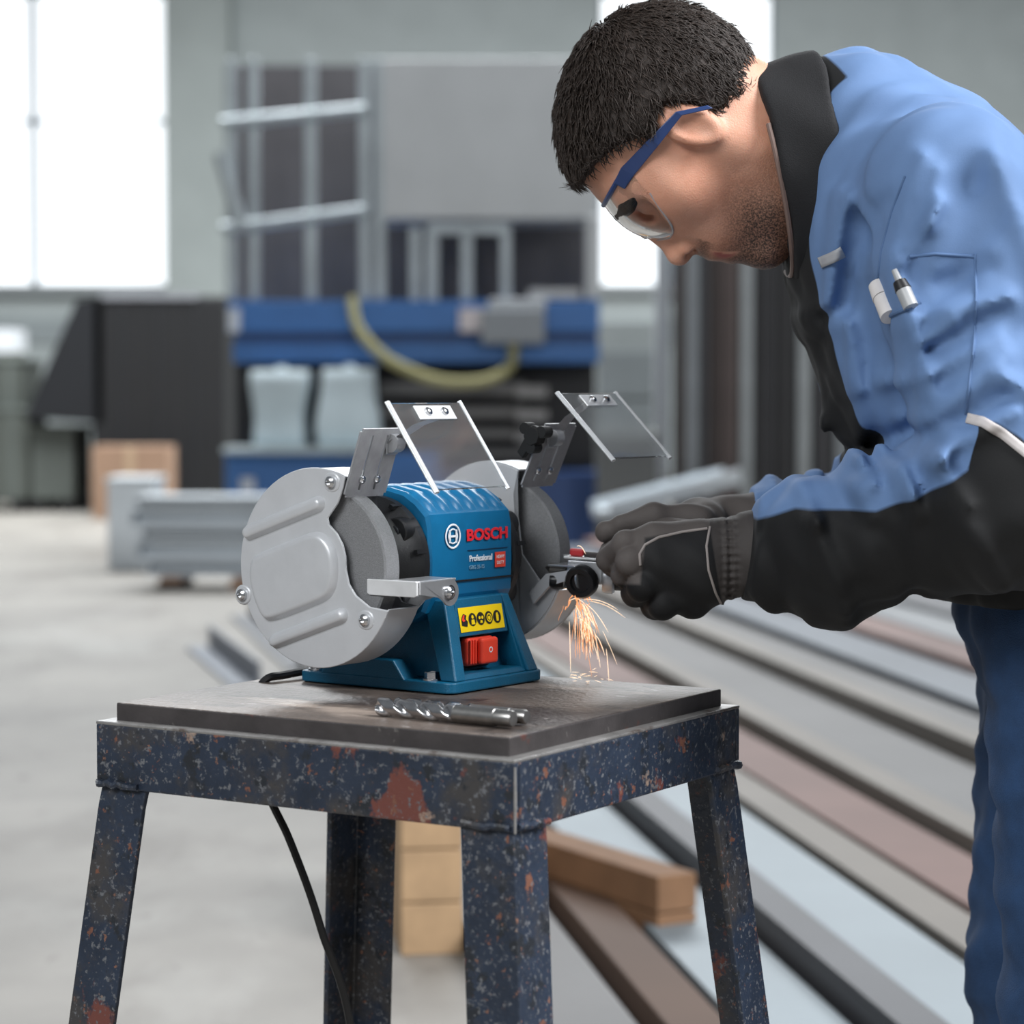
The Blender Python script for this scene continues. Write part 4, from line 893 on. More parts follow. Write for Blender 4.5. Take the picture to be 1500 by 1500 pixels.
# hair: short crop over the crown, fringe over the forehead
hairm = mat('brown_hair', (44, 33, 26), .55, 0, .45, 500, .5, 1100)
def line_side(P, a, b):
    """> 0 on the crown side of the line a-b (in the plane that halves the head)"""
    a, b = H(*a), H(*b); n = np.array([b[2] - a[2], 0, -(b[0] - a[0])]); n = n / np.linalg.norm(n)
    return -((P[0] - a[0]) * n[0] + (P[2] - a[2]) * n[2])
def sd_hair(P):
    lat0 = 0
    wob = .0011 * np.sin(P[0] * 610 + 90 * np.sin(P[1] * 31 + P[2] * 23)) * np.sin(P[2] * 520 + 60 * np.sin(P[1] * 43))
    d = sd_cranium(P) - .010 + wob
    nodes = [H(*p) for p in ((790, 306), (850, 262), (902, 222), (958, 206), (985, 226), (1006, 222), (1022, 188), (1060, 160), (1130, 120))]
    hz = np.interp(P[0], [p[0] for p in nodes], [p[2] for p in nodes])
    d = smax(d, (hz - P[2]) * .75, .006)
    for s_ in (-1, 1): d = smax(d, -ell(P, H(1003, 199, s_ * .088), (.024, .024, .036), HAX), .004)
    d = d - .0008 * np.sin(900 * P[1] + 14 * np.sin(60 * P[0]) + 9 * np.sin(75 * P[2]))
    fr = chain(P, [H(880, 222, .0), H(853, 256, .012)], [.012, .006])
    for l in (-.03, -.012, .03): fr = smin(fr, chain(P, [H(882, 222, l), H(857, 250, l)], [.012, .006]), .008)
    return smin(d, fr, .012)
to_man(sdf_obj('hair', sd_hair, (.0, 2.26, 1.22), (.32, 2.50, 1.54), .0034, hairm, None, None, 1))
hair_o = bpy.data.objects['hair']; hm = hair_o.data; hv = np.zeros(len(hm.vertices) * 3, np.float32); hm.vertices.foreach_get('co', hv); hv = hv.reshape(-1, 3); hn = np.zeros(len(hm.vertices) * 3, np.float32); hm.vertices.foreach_get('normal', hn); hn = hn.reshape(-1, 3)
rh = np.random.RandomState(3); crown = H(900, 60)
outer = np.where((sd_cranium([hv[:, 0], hv[:, 1], hv[:, 2]]) > .004))[0]; pick = rh.choice(outer, 7000)
sv, sf = [], []
for i in pick:
    p, nn = hv[i].astype(float), hn[i].astype(float); d = p - crown; d = d - nn * (d @ nn); d = d / (np.linalg.norm(d) + 1e-6) + rh.normal(0, .28, 3); d = d - nn * (d @ nn); d = d / np.linalg.norm(d); sd_ = np.cross(d, nn); L = rh.uniform(.010, .020); b0 = len(sv)
    for k, (t, up_, wd) in enumerate(((0, -.001, .0008), (.5, .0022, .0007), (1, .0018, .0001))):
        c = p + d * L * t + nn * up_
        sv += [c - sd_ * wd, c + sd_ * wd, c + nn * wd * 1.2]
    for k in range(2):
        o0 = b0 + 3 * k
        for q in range(3): sf.append((o0 + q, o0 + (q + 1) % 3, o0 + 3 + (q + 1) % 3, o0 + 3 + q))
hs = to_man(from_data('hair_strands', sv, sf, hairm, None, smooth=180)); hs['kind'] = 'stuff'
for s in (-1, 1):
    o = sdf_obj('eyebrow', lambda P: smax(sd_head(P) - .0020 - .0006 * np.sin(P[1] * 1900 + 900 * P[0]), chain(P, [H(908, 316, s * .010), H(916, 306, s * .032), H(937, 281, s * .056)], [.0065, .0088, .0055]), .002), (.0, YH - .07, 1.2), (.22, YH + .07, 1.36), .0018, hairm, None, None, 1)
    to_man(o)
for s in (-1, 1): to_man(tube('eyelash', [tuple(H(950, 313, s * .020)), tuple(H(955, 315, s * .031)), tuple(H(953, 307, s * .044))], .0011, hairm, None, 6))
# ------------------------------------------------------------------ jacket
YC = 2.40
def T(x, y, Y=YC): return W(x, y, Y)
sh_n, el_n = W(1392, 285, 2.205), W(1500, 728, 2.125); f1, f2, wr_n = W(1345, 757, 2.20), W(1205, 808, 2.275), W(1088, 806, 2.33)
sh_f = np.array([sh_n[0], 2.60, sh_n[2]]); el_f = W(1420, 760, 2.66); wr_f = W(1085, 778, 2.47)
tpts = [T(1585, 930), T(1530, 740), T(1420, 520), T(1345, 360), T(1290, 250), T(1248, 188)]
LS = 1.42
def squash(P): return [P[0], YC + (P[1] - YC) / LS, P[2]]
def sd_torso(P):
    Q = squash(P)
    d = chain(Q, tpts, [.130, .134, .146, .128, .098, .076], .03)
    return d
def sd_narm(P): return smin(chain(P, [sh_n, el_n], [.082, .078], .02), chain(P, [el_n, f1, f2, wr_n], [.076, .071, .069, .047], .015), .02)
def sd_farm(P): return smin(chain(P, [sh_f, el_f], [.082, .074], .02), chain(P, [el_f, wr_f], [.070, .045]), .03)
# cloth folds: ridges (+) and troughs (-) as they run across the cloth, in the x-z plane
fold_px = [((1326, 257), (1287, 380), .008, 13), ((1349, 316), (1308, 380), .006, 10), ((1338, 466), (1426, 445), .009, 11), ((1352, 508), (1424, 470), -.010, 12), ((1322, 552), (1412, 508), .009, 12), ((1344, 600), (1420, 532), .008, 11), ((1340, 640), (1420, 588), -.010, 12), ((1330, 668), (1425, 610), .009, 12),
           ((1360, 420), (1410, 402), -.006, 12), ((1300, 440), (1330, 560), .006, 14), ((1310, 650), (1330, 705), -.009, 10), ((1280, 676), (1296, 735), -.007, 9), ((1340, 668), (1372, 720), .007, 11), ((1225, 705), (1238, 745), -.005, 10), ((1180, 718), (1190, 756), .004, 10),
           ((1130, 800), (1170, 905), -.007, 14), ((1190, 780), (1240, 900), .007, 18), ((1270, 760), (1330, 850), -.007, 18), ((1360, 740), (1420, 830), .007, 18), ((1440, 260), (1500, 420), .006, 26), ((1400, 300), (1380, 400), -.006, 22),
           ((1216, 470), (1262, 560), .008, 12), ((1240, 520), (1290, 640), -.009, 14), ((1260, 500), (1300, 690), .008, 14), ((1228, 600), (1262, 690), .006, 10), ((1255, 690), (1305, 660), -.008, 9), ((1292, 390), (1306, 470), .007, 12), ((1360, 480), (1330, 500), .006, 9), ((1436, 500), (1500, 470), -.005, 16), ((1436, 560), (1500, 600), .005, 14), ((1300, 690), (1316, 740), .007, 10), ((1352, 640), (1330, 690), .007, 10), ((1250, 712), (1262, 748), .005, 9), ((1290, 320), (1262, 420), -.004, 16), ((1240, 300), (1230, 420), .006, 14), ((1350, 270), (1336, 330), .006, 12)]
def folds(P, Yref=2.2):
    out = 0
    for (a, b, A, wpx) in fold_px:
        p, q = W(*a, Yref), W(*b, Yref); s = wpx / FPX * Yref
        ax, az, bx, bz = p[0], p[2], q[0], q[2]; dx, dz = bx - ax, bz - az
        t = np.clip(((P[0] - ax) * dx + (P[2] - az) * dz) / (dx * dx + dz * dz), -.15, 1.15)
        r2 = (P[0] - ax - t * dx) ** 2 + (P[2] - az - t * dz) ** 2; out = out + (min(2.3 * A, 1.15 * max(s, .0080)) * np.exp(-r2 / max(s, .0080) ** 2) if A > 0 else max(1.5 * A, -.95 * s) * np.exp(-r2 / (1.5 * s * s)))
    return out
def crumple(P): return .0022 * np.sin(38 * P[0] + 21 * P[2] + 6 * np.sin(17 * P[1] + 9 * P[2])) * np.sin(24 * P[2] - 15 * P[0] + 11 * P[1]) + .0014 * np.sin(95 * P[0] - 60 * P[2] + 4 * np.sin(40 * P[1]))
HEM = T(1500, 905)[2]
def sd_jacket(P):
    t = sd_torso(P)
    yoke = smin(ell(P, [sh_n[0], YC, sh_n[2] + .005], (.105, .215, .080)), t, .06)
    d = smin(yoke, sd_narm(P), .012); d = smin(d, sd_farm(P), .025)
    near = P[1] < 2.55
    d = d - folds(P) * near - crumple(P)
    # slanting hem: higher in front
    hem = HEM + .02 * np.clip((.60 - P[0]) / .12, 0, 1) - P[2]
    d = smax(d, np.where(P[0] > .40, hem, -1), .006)
    # open cuffs
    d = smax(d, np.where(P[1] < 2.40, .2262, .2400) - P[0] + .12 * (P[2] - .925), .003)
    # neck opening
    d = smax(d, -chain(P, [H(1080, 190), H(1205, 232)], [.070, .074]), .010)
    return d
def seam_z(X):
    pts = [W(x, y, Yd) for x, y, Yd in ((1000, 762, 2.33), (1090, 760, 2.33), (1150, 738, 2.30), (1260, 741, 2.25), (1330, 716, 2.20), (1392, 684, 2.16), (1408, 640, 2.14), (1416, 612, 2.13), (1440, 618, 2.12), (1470, 636, 2.12), (1500, 662, 2.12), (1560, 700, 2.12))]
    return np.interp(X, [p[0] for p in pts], [p[2] for p in pts])
def jk_black(P):
    n, f, t = sd_narm(P), sd_farm(P), sd_torso(P)
    arm = np.minimum(n, f) < t - .004
    a = (seam_z(P[0]) - P[2]) * .8
    front = .095 - np.abs(P[1] - YC)                                     # placket strip down the middle of the front
    ax0, ax1 = tpts[0], tpts[-1]
    d = ax1 - ax0; d = d / np.linalg.norm(d); nrm = np.array([-d[2], 0, d[0]]); nrm = nrm if nrm[0] < 0 else -nrm
    isf = (P[0] - ax0[0]) * nrm[0] + (P[2] - ax0[2]) * nrm[2]
    front = np.minimum(front, isf)
    low = T(1500, 770)[2] - P[2]
    return np.where(arm, a, np.maximum(front, low))
jm = zone_mat('work_jacket_cloth', [('black_panel', (13, 14, 16))], .8, (99, 129, 172), .3, 1400)
jk = to_man(sdf_obj('work_jacket', sd_jacket, (.18, 2.0, .78), (.86, 2.80, 1.50), .0042, jm, None, {'black_panel': jk_black}, 4))
# collar with zip: a standing band round the neck
colm = mat('collar_black', (17, 17, 20), .8, 0, .15, 60, .3, 900)
cC = H(1124, 236); cS = np.array([.214, 0, -.977]); cN = np.array([.977, 0, .214])          # ring centre, towards the throat, towards the shoulders
def sd_collar(P):
    q = [P[0] - cC[0], P[1] - cC[1], P[2] - cC[2]]; h = q[0] * cN[0] + q[2] * cN[2]; v = q[0] * cS[0] + q[2] * cS[2] - .014; lat = q[1]
    r = np.sqrt((v / 1.20) ** 2 + lat ** 2); rad = .084 + .28 * h + .25 * h * np.clip(v / .1, -1, 1)
    th = np.clip(v / .11, -1, 1)
    d = np.abs(r - rad) - .0055
    edge = .012 * (1 - th ** 2) * 0
    return smax(d, np.maximum(edge - h, h - (.058 + .045 * np.clip(th, 0, 1) + .010 * np.clip(-th, 0, 1))), .005) - .0010 * np.sin(70 * P[0] + 90 * P[2])
co = to_man(sdf_obj('collar', sd_collar, (.20, 2.24, 1.06), (.42, 2.53, 1.46), .0032, colm, None, None, 1))
# ------------------------------------------------------------------ trousers and shoes
jean = mat('denim', (36, 66, 104), .8, 0, .18, 40, .5, 700)
hipn, hipf = T(1580, 900, 2.31), T(1580, 900, 2.49); hipn[1] = 2.31; hipf[1] = 2.49
kn_n, an_n = np.array([hipn[0] + .005, 2.30, .48]), np.array([hipn[0] + .03, 2.30, .09]); kn_f, an_f = np.array([hipn[0] + .01, 2.50, .48]), np.array([hipn[0] + .04, 2.50, .09])
def sd_jeans(P):
    d = smin(chain(P, [hipn, kn_n, an_n], [.092, .072, .060], .02), chain(P, [hipf, kn_f, an_f], [.098, .074, .060], .02), .02)
    d = smin(d, cap(squash(P), T(1575, 885), T(1580, 850), .118, .115), .03)
    d = d - .0035 * np.sin(55 * P[2] + 18 * P[0] + 5 * np.sin(20 * P[1])) * np.clip(1.3 - np.abs(P[2] - .5) * 1.5, .3, 1) - .002 * np.sin(120 * P[2] - 70 * P[0])
    d = smax(d, .035 - P[2], .004); return smax(d, P[2] - (HEM + .05), .01)
to_man(sdf_obj('trousers', sd_jeans, (.36, 2.14, .02), (.80, 2.66, 1.0), .0075, jean, None, None, 1))
shoem = mat('shoe_black', (30, 30, 32), .5); 
for an in (an_n, an_f):
    o = sdf_obj('work_shoe', lambda P: smax(smin(chain(P, [(an[0] + .03, an[1], .05), (an[0] - .10, an[1], .045), (an[0] - .17, an[1], .035)], [.045, .045, .036]), cap(P, (an[0] + .01, an[1], .05), (an[0] + .01, an[1], .12), .05, .052), .03), .002 - P[2], .004), (an[0] - .24, an[1] - .08, -.01), (an[0] + .10, an[1] + .08, .19), .007, shoem, None, None, 1); to_man(o)
# pocket edge and sleeve seams as raised stitching on the near sleeve
def on_cloth(x, y, Y0=1.95, fn=None, off=.001):
    """first point of the jacket along the line of sight through a photo point"""
    fn = fn or sd_jacket; Ys = np.linspace(Y0, Y0 + .6, 1500); pts = np.array([W(x, y, Y) for Y in Ys]).astype(np.float32)
    D = fn([pts[:, 0], pts[:, 1], pts[:, 2]]); k = int(np.argmax(D < off)); return pts[k]
thr = mat('blue_seam', (84, 112, 152), .8); pip = mat('grey_piping', (196, 190, 188), .6)
def seam(name, px, r, m, off=.0005, parent=None):
    dense = []
    for a, b in zip(px, px[1:]):
        for i in range(6): dense.append((a[0] + (b[0] - a[0]) * i / 6, a[1] + (b[1] - a[1]) * i / 6))
    dense.append(px[-1]); P_ = [on_cloth(x, y, off=off) for x, y in dense]
    o = tube(name, [tuple(p) for p in P_], r, m, None, 8); return to_man(o)
seam('sleeve_seam', [(1428, 372), (1430, 430), (1427, 500), (1420, 560), (1414, 606)], .0013, thr)
seam('pocket_edge', [(1332, 376), (1370, 372), (1428, 376)], .0014, thr)
seam('pocket_edge', [(1292, 468), (1318, 456), (1348, 443)], .0022, thr)
seam('shoulder_seam', [(1326, 258), (1306, 310), (1290, 370), (1284, 430)], .0013, thr)
def ribbon(name, mid, half, m):
    """flat strip lying on the cloth: mid line and half-width in photo units"""
    v, f = [], []; n = 14
    pts = []
    for a, b in zip(mid, mid[1:]):
        for i in range(n): pts.append((a[0] + (b[0] - a[0]) * i / n, a[1] + (b[1] - a[1]) * i / n))
    pts.append(mid[-1])
    for i, p in enumerate(pts):
        d = np.array(pts[min(i + 1, len(pts) - 1)]) - np.array(pts[max(0, i - 1)]); d = d / np.linalg.norm(d); nn = np.array([-d[1], d[0]])
        for k in (-1, -.33, .33, 1): v.append(on_cloth(p[0] + nn[0] * half * k, p[1] + nn[1] * half * k, off=.0022))
    for i in range(len(pts) - 1):
        for k in range(3): f.append((i * 4 + k, i * 4 + k + 1, i * 4 + k + 5, i * 4 + k + 4))
    o = from_data(name, v, f, m, None, smooth=180); md = o.modifiers.new('thick', 'SOLIDIFY'); md.thickness = .0012; md.offset = 0
    return to_man(o)
ribbon('reflective_piping', [(1416, 612), (1440, 618), (1470, 636), (1500, 660), (1530, 684)], 7.5, pip)
ribbon('reflective_tab', [(1201, 385), (1218, 378), (1235, 369)], 8, mat('tab_grey', (170, 172, 176), .5))
tube_m = mat('zip_tan', (120, 100, 92), .5, .2)
zp = [cC + cS * (.014 + .1008 * math.cos(t)) - np.array((0, 1, 0)) * .0855 * math.sin(t) - cN * .001 for t in [R(-20 + 9 * i) for i in range(16)]]
to_man(tube('collar_zip', [tuple(p) for p in zp], .0028, tube_m, None, 8))
zp = [on_cloth(x, y, 2.1) for x, y in ((1172, 470), (1190, 540), (1212, 610), (1236, 676))]
# ------------------------------------------------------------------ gloves
glm = zone_mat('work_glove', [('dark_panel', (11, 11, 13))], .75, (86, 80, 77), .35, 900)
def G(x, y, Y): return W(x, y, Y)
def sd_lglove(P):
    wrist, kn = G(1072, 818, 2.335), G(962, 835, 2.325)
    d = chain(P, [G(1062, 816, 2.335), G(1020, 826, 2.332)], [.030, .033])
    d = smin(d, chain(P, [G(1022, 800, 2.325), G(958, 795, 2.318)], [.025, .020]), .02)
    d = smin(d, chain(P, [G(1022, 850, 2.325), G(975, 868, 2.322)], [.030, .022]), .02)
    d = smin(d, chain(P, [G(1030, 828, 2.318), G(965, 828, 2.312)], [.026, .022]), .02)
    fr = []
    def finger(pts, rs):
        f_ = chain(P, pts, rs, .002)
        for p_, r_ in zip(pts[1:-1], rs[1:-1]): f_ = smin(f_, cap(P, p_, p_ + np.array((0, -.001, .0005)), r_ * 1.07), .003)
        return f_
    fr.append(finger([G(955, 792, 2.320), G(916, 798, 2.316), G(893, 819, 2.340), G(897, 832, 2.368)], [.0140, .0130, .0120, .0110]))     # index
    fr.append(finger([G(950, 816, 2.312), G(924, 823, 2.304), G(914, 840, 2.325), G(920, 848, 2.360)], [.0145, .0135, .0122, .0112]))    # middle
    fr.append(finger([G(958, 850, 2.310), G(940, 858, 2.304), G(930, 869, 2.330), G(938, 871, 2.365)], [.0145, .0138, .0124, .0112]))    # ring
    fr.append(finger([G(990, 876, 2.315), G(972, 886, 2.310), G(958, 889, 2.335), G(965, 887, 2.366)], [.0145, .0138, .0122, .0110]))    # little
    f = fr[0]
    for e in fr[1:]: f = smin(f, e, .0012)
    d = smin(d, f, .005)
    d = smin(d, ell(P, G(1015, 884, 2.325), (.016, .016, .016)), .006)
    th = chain(P, [G(1030, 790, 2.350), G(975, 785, 2.372), G(925, 800, 2.380), G(895, 812, 2.376)], [.020, .0165, .0140, .0125], .006)
    d = smin(d, th, .006)
    # the rolled seam that frames the back of the hand
    d = np.maximum(d, -(chain(P, [G(1000, 850, 2.285), G(975, 872, 2.288)], [.0015, .0012]) - .0005))
    # wrist band with gathered elastic
    band = chain(P, [G(1066, 817, 2.335), G(1108, 812, 2.328)], [.0385, .0430])
    gath = .0030 * np.sin((P[0] * .9 + P[2]) * 420) * np.sin((P[0] * .9 - P[2]) * 420) * np.clip(1 - np.abs(P[0] - .208) / .012, 0, 1)
    d = smin(d, band, .010) - gath
    d = d - .0010 * np.sin(140 * P[0] + 90 * P[2]) * np.sin(110 * P[2] - 60 * P[1])
    return smax(d, P[0] - G(1112, 812, 2.33)[0], .003)
def lg_dark(P):
    xx = 750 + FPX * P[0] / P[1]; yy = 575 - FPX * (P[2] - CAM_H) / P[1]
    a = np.minimum(xx - (944 - (yy - 800) * .10), 1041 + (yy - 770) * .16 - xx); a = np.minimum(a, yy - (772 + np.clip(1040 - xx, 0, 200) * .17))
    fing = yy - (856 + (xx - 900) * .02)
    return np.maximum(a, fing * (xx < 1040)) / 1500.
lg = to_man(sdf_obj('work_glove', sd_lglove, (.075, 2.24, .84), (.265, 2.42, 1.00), .0017, glm, None, {'dark_panel': lg_dark}, 2))
gp = mat('glove_piping', (150, 142, 138), .6)
def gseam(name, px, r):
    dense = []
    for a, b in zip(px, px[1:]):
        for i in range(5): dense.append((a[0] + (b[0] - a[0]) * i / 5, a[1] + (b[1] - a[1]) * i / 5))
    dense.append(px[-1]); o = tube(name, [tuple(on_cloth(x, y, 2.2, sd_lglove, .0002)) for x, y in dense], r, gp, None, 8); return to_man(o)
gseam('glove_piping', [(1040, 772), (1035, 800), (1038, 835), (1048, 868), (1056, 884)], .0013)
gseam('glove_piping', [(1036, 774), (1000, 779), (965, 787), (945, 798), (937, 812), (938, 828)], .0014)
def sd_rglove(P):
    d = chain(P, [G(1075, 782, 2.465), G(1030, 778, 2.455)], [.034, .034])
    d = smin(d, chain(P, [G(1030, 772, 2.420), G(970, 778, 2.412)], [.024, .020]), .02); d = smin(d, chain(P, [G(1030, 782, 2.470), G(968, 788, 2.452)], [.026, .020]), .02)
    fr = [chain(P, [G(985, 772, 2.405), G(935, 774, 2.400), G(888, 779, 2.398)], [.0155, .0130, .0105], .003),
          chain(P, [G(980, 778, 2.425), G(930, 790, 2.418), G(895, 806, 2.408)], [.0155, .0135, .0110], .003),
          chain(P, [G(975, 788, 2.448), G(935, 803, 2.436), G(905, 822, 2.422)], [.0155, .0135, .0115], .003),
          chain(P, [G(975, 795, 2.470), G(940, 815, 2.455), G(920, 834, 2.440)], [.0140, .0120, .0105], .003)]
    f = fr[0]
    for e in fr[1:]: f = smin(f, e, .0012)
    d = smin(d, f, .005)
    d = smin(d, chain(P, [G(1025, 765, 2.400), G(960, 757, 2.392), G(912, 768, 2.392)], [.018, .0135, .0110], .005), .006)
    d = smin(d, chain(P, [G(1070, 782, 2.465), G(1105, 780, 2.47)], [.038, .042]), .01)
    return d - .0010 * np.sin(140 * P[0] + 90 * P[1])
rg = to_man(sdf_obj('work_glove', sd_rglove, (.075, 2.34, .84), (.30, 2.55, 1.02), .0020, glm, None, {'dark_panel': lambda P: -np.ones_like(P[0])}, 2))
# ------------------------------------------------------------------ safety glasses
sg_ = thing('safety_glasses', 'clear wraparound safety glasses with blue frame worn by the man', 'safety glasses', tuple(H(925, 318)))
so = np.array(sg_.location); lensm = mat('lens_clear', (235, 238, 240), .03, 0, 0, 10, Transmission_Weight=1.0, IOR=1.12); frm = mat('frame_blue', (40, 62, 110), .35)
la, lb = H(886, 302), H(977, 354); ld = (lb - la); lL = np.linalg.norm(ld); ld = ld / lL; lf = np.array([ld[2], 0, -ld[0]]); lf = lf if lf[2] < 0 else -lf
def lens_pt(u, ph, off=0.0):
    R0 = .068; back = (1 - math.cos(ph)) * R0 * 1.05; return la + ld * (lL * u) - lf * (back - .009 * (1 - (2 * u - 1) ** 2) - off) + fS * math.sin(ph) * R0 * 1.06
for s in (-1, 1):
    v, f = [], []; nu, nv = 12, 22
    for off in (0, -.0018):
        for i in range(nu + 1):
            for j in range(nv + 1):
                ph = s * (R(4) + (R(60) - R(4)) * j / nv); u = i / nu
                lim = 1 - .55 * max(0, (j / nv - .35) / .65) ** 2 if True else 1
                lo_u = .16 * max(0, 1 - j / nv / .15) * 0
                nose = .82 + .18 * min(1, j / nv / .22)
                v.append(lens_pt(lo_u + (u * min(lim, nose)), ph, off) - so)
    K = (nu + 1) * (nv + 1)
    for i in range(nu):
        for j in range(nv):
            a = i * (nv + 1) + j; f.append((a, a + 1, a + nv + 2, a + nv + 1)); f.append((K + a, K + a + nv + 1, K + a + nv + 2, K + a + 1))
    for i in range(nu):
        for j in (0, nv): a = i * (nv + 1) + j; f.append((a, a + nv + 1, K + a + nv + 1, K + a))
    for j in range(nv):
        for i in (0, nu): a = i * (nv + 1) + j; f.append((a, a + 1, K + a + 1, K + a))
    ln = from_data('lens', v, f, lensm, sg_, smooth=60)
    edge = []
    for j in range(nv + 1): edge.append(lens_pt(min(1 - .55 * max(0, (j / nv - .35) / .65) ** 2, .82 + .18 * min(1, j / nv / .22)), s * (R(4) + R(56) * j / nv)) - so)
    tube('lens_edge', edge, .0011, mat('lens_edge_clear', (226, 228, 230), .15, 0, 0, 10, Transmission_Weight=.6), ln, 8)
    top = [lens_pt(-.02, s * (R(2) + R(58) * j / 10)) - so for j in range(11)]
    tube('brow_bar', top, .0026, frm, sg_, 8)
    tA_ = lens_pt(.05, s * R(60)); ear = H(985, 182, s * .090); kk = H(1030, 172, s * .088)
    bm = bmesh.new(); rr = []
    P0 = lens_pt(-.02, s * R(60)); 
    for p, hh in ((lens_pt(.04, s * R(46), .0015), .0060), (lens_pt(.04, s * R(60), .001), .0072), (tA_ * .5 + ear * .5 + fS * s * .006, .0055), (ear, .0035), (kk, .0030)):
        rr.append([bm.verts.new(Vector(p - so + ld * hh * a + fS * s * .0013 * b)) for a, b in ((-1, -1), (1, -1), (1, 1), (-1, 1))])
    for A, B in zip(rr, rr[1:]):
        for k in range(4): bm.faces.new((A[k], A[(k + 1) % 4], B[(k + 1) % 4], B[k]))
    bm.faces.new(rr[0]); bm.faces.new(rr[-1]); from_bm('temple_arm', bm, frm, sg_, bevel=.0008)
tube('nose_bridge', [lens_pt(.72, R(-6)) - so, lens_pt(.66, 0, -.001) - so, lens_pt(.72, R(6)) - so], .0016, lensm, sg_, 8)
# ------------------------------------------------------------------ marker and pen in the sleeve pocket
def pen(name, label, cat, top, bot, r, mats, cuts):
    a, b = on_cloth(*top), on_cloth(*bot); a = a + np.array((0, -.004, 0)); b = b + np.array((0, -.001, 0)); d = Vector(a - b); L = d.length
    o = thing(name, label, cat, tuple(b)); q = Vector((0, 0, 1)).rotation_difference(d); o.rotation_mode = 'QUATERNION'; o.rotation_quaternion = q
    for nm, (z0, z1, r0, r1), m in zip(('barrel', 'cap', 'tip', 'clip'), cuts, mats): lathe(nm, [(z0 * L, 0), (z0 * L, r0), (z1 * L, r1), (z1 * L, 0)], m, o, 20, 'Z')
    return o
pw = mat('marker_white', (214, 210, 208), .5); pg = mat('pen_grey', (160, 162, 164), .4); pbk = mat('pen_black', (30, 30, 32), .4)
pen('marker', 'white capped marker in the sleeve pocket', 'marker', (1285, 418), (1303, 462), .0085, (pw, pw), ((-.05, .55, .0088, .0088), (.56, 1.0, .0094, .0086)))
pen('pen', 'thin grey and black pen beside the marker in the sleeve pocket', 'pen', (1309, 396), (1332, 445), .005, (pg, pbk, pg), ((-.1, .40, .0068, .0068), (.41, .66, .0074, .0060), (.67, 1.0, .0034, .0026)))
# ================================================================== the piece being ground, and the sparks
wp = thing('drill_holder', 'silver clamping holder with black knob pressed against the far wheel', 'holder', tuple(W(862, 845, 2.375))); wo = np.array(wp.location)
axd = Vector((W(935, 846, 2.385) - W(825, 838, 2.392))).normalized()
silver = mat('holder_silver', (196, 198, 202), .3, .8, .08, 90)
bm = bmesh.new(); sideV = Vector((0, -1, 0)); upV = axd.cross(sideV).normalized(); upV = upV if upV.z > 0 else -upV
def hp_(s, u, v): return Vector((0, 0, 0)) + axd * s + upV * u + sideV * v
def slabx(name, s0, s1, u0, u1, v0, v1, m, bevel=.001):
    P8 = [hp_(s, u, v) for u in (u0, u1) for s, v in ((s0, v0), (s1, v0), (s1, v1), (s0, v1))]
    return from_data(name, P8, [(3, 2, 1, 0), (4, 5, 6, 7), (0, 1, 5, 4), (1, 2, 6, 5), (2, 3, 7, 6), (3, 0, 4, 7)], m, wp, bevel=bevel)
bm.free()
slabx('holder_block', -.022, .014, -.006, .017, -.014, .014, silver, .002)
slabx('top_plate', -.026, .026, .0172, .0195, -.017, .016, mat('holder_bright', (226, 228, 230), .25, .7), .0006)
def oriented_lathe(name, prof, at, dirv, m, n=24):
    bm = bmesh.new(); lathe('', prof, m, n=n, axis='Z', bm=bm); q = Vector((0, 0, 1)).rotation_difference(Vector(dirv)); bmesh.ops.transform(bm, matrix=Matrix.Translation(at) @ q.to_matrix().to_4x4(), verts=bm.verts)
    return from_bm(name, bm, m, wp, smooth=35)
kd = (sideV * .85 - axd * .35 - upV * .2).normalized()
kb_ = oriented_lathe('clamp_knob', [(0, 0), (0, .013), (.004, .0165), (.011, .0165), (.014, .0145), (.014, .010), (.011, .009), (.011, 0)], hp_(-.004, -.002, .013), kd, mat('knob_dark', (30, 31, 33), .35, .3))
oriented_lathe('collar_ring', [(0, 0), (0, .0145), (.003, .0160), (.010, .0160), (.012, .0145), (.012, 0)], hp_(.0145, .001, 0), axd, mat('ring_silver', (186, 188, 192), .3, .6))
oriented_lathe('shank', [(0, 0), (0, .0125), (.050, .0125), (.052, .011), (.052, 0)], hp_(.0268, .001, 0), axd, mat('shank_dark', (58, 60, 64), .45, .3))
oriented_lathe('drill_tip', [(0, 0), (0, .005), (.016, .005), (.021, 0)], hp_(-.0225, .006, .0), -axd, mat('tip_steel', (120, 118, 116), .4, .9), 16)
oriented_lathe('side_knob', [(0, 0), (0, .007), (.010, .0078), (.014, .006), (.014, 0)], hp_(-.024, -.006, .002), -axd, mat('knob_dark', (30, 31, 33), .35, .3), 16)
slabx('red_lever', -.020, -.006, .0197, .027, -.006, .004, mat('lever_red', (178, 40, 46), .4), .002)
slabx('lever_arm', -.006, .018, .0197, .0245, -.010, .000, mat('lever_dark', (52, 46, 46), .45), .0015)
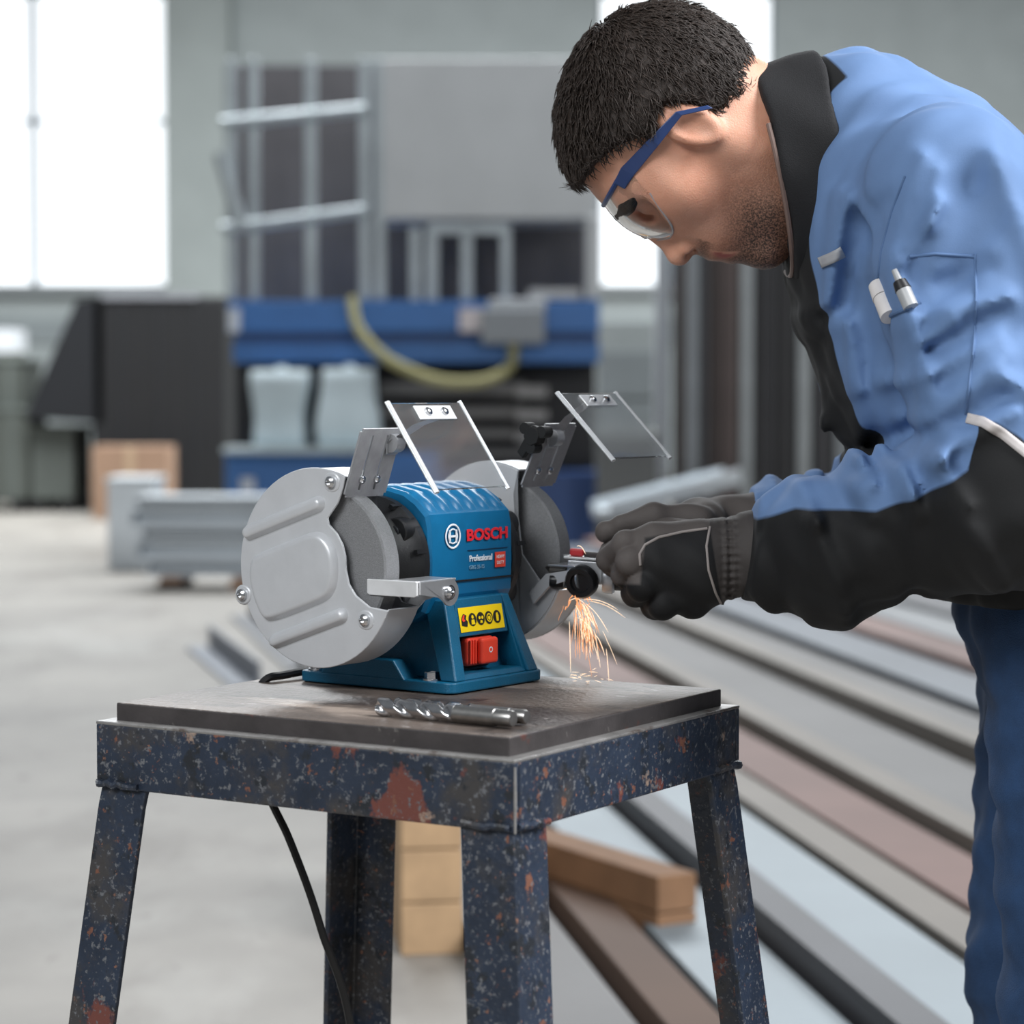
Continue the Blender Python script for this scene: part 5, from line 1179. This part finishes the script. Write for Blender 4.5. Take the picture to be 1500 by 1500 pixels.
# sparks: incandescent grit falling from the wheel
spm = bpy.data.materials.new('spark_glow'); spm.use_nodes = True; b = spm.node_tree.nodes['Principled BSDF']; b.inputs['Base Color'].default_value = (.1, .05, .03, 1); b.inputs['Emission Color'].default_value = (1.0, .40, .16, 1); b.inputs['Emission Strength'].default_value = 1.1
spm2 = bpy.data.materials.new('spark_bright'); spm2.use_nodes = True; b = spm2.node_tree.nodes['Principled BSDF']; b.inputs['Emission Color'].default_value = (1.0, .66, .38, 1); b.inputs['Emission Strength'].default_value = 1.25
rs = random.Random(5); bm = bmesh.new(); mi = []
def streak(pts, r, kind):
    n0 = len(bm.faces); a_tube(bm, pts, [r * .35] + [r] * (len(pts) - 2) + [r * .3], 5); bm.faces.ensure_lookup_table()
    for f in bm.faces[n0:]: f.material_index = kind
Ys = 2.372
for i in range(60):
    x0 = rs.gauss(848, 7); x1 = rs.gauss(864, 17); y0 = rs.uniform(868, 900); y1 = rs.uniform(930, 1000); Y = Ys + rs.uniform(-.03, .03)
    t0 = rs.uniform(0, .5); t1 = min(1, t0 + rs.uniform(.25, .6)); pts = []
    for k in range(7):
        t = t0 + (t1 - t0) * k / 6; xx = x0 + (x1 - x0) * (t ** .65) + rs.uniform(-.6, .6); yy = y0 + (y1 - y0) * t ** 1.15; pts.append(W(xx, yy, Y))
    streak(pts, rs.uniform(.00018, .00038), 0 if rs.random() < .6 else 1)
for a, c in (((853, 885), (868, 930)), ((858, 884), (891, 926)), ((862, 880), (916, 905)), ((856, 878), (905, 893)), ((850, 884), (862, 905)), ((826, 862), (852, 878)), ((845, 800), (858, 812)), ((834, 880), (856, 884)), ((834, 910), (836, 985)), ((888, 950), (892, 998)), ((872, 930), (886, 960))):
    Y = Ys + rs.uniform(-.03, .01); pts = []
    for k in range(7):
        t = k / 6; pts.append(W(a[0] + (c[0] - a[0]) * t, a[1] + (c[1] - a[1]) * t - 5 * math.sin(math.pi * t), Y))
    streak(pts, .00032, 1)
for i in range(24):       # grit skidding over the plate
    x, y = rs.uniform(834, 892), rs.uniform(990, 1001); a = rs.uniform(-.4, .4); L = rs.uniform(3, 11); yb = CAM_H - TZ - .002
    Y = yb * FPX / (y - 575) * .997; p = W(x, y, Y); p[2] = TZ + rs.uniform(.001, .012); q_ = p + np.array((L / 1500, rs.uniform(-.01, .01), a * L / 1500)); q_[2] = max(q_[2], TZ + .0008)
    streak([p, (p + q_) / 2, q_], .0003, 1)
for i in range(22):
    x, y = rs.gauss(848, 9), rs.uniform(862, 890); p = W(x, y, Ys + rs.uniform(-.02, .01)); q_ = p + np.array((rs.uniform(-.006, .008), 0, rs.uniform(-.012, -.003))); streak([p, (p + q_) / 2, q_], .0007, 0)
me = bpy.data.meshes.new('sparks'); bm.to_mesh(me); bm.free(); me.materials.append(spm); me.materials.append(spm2)
o = link('sparks', me, None); tag(o, 'spray of orange sparks falling from the far grinding wheel onto the stand', 'sparks', kind='stuff')
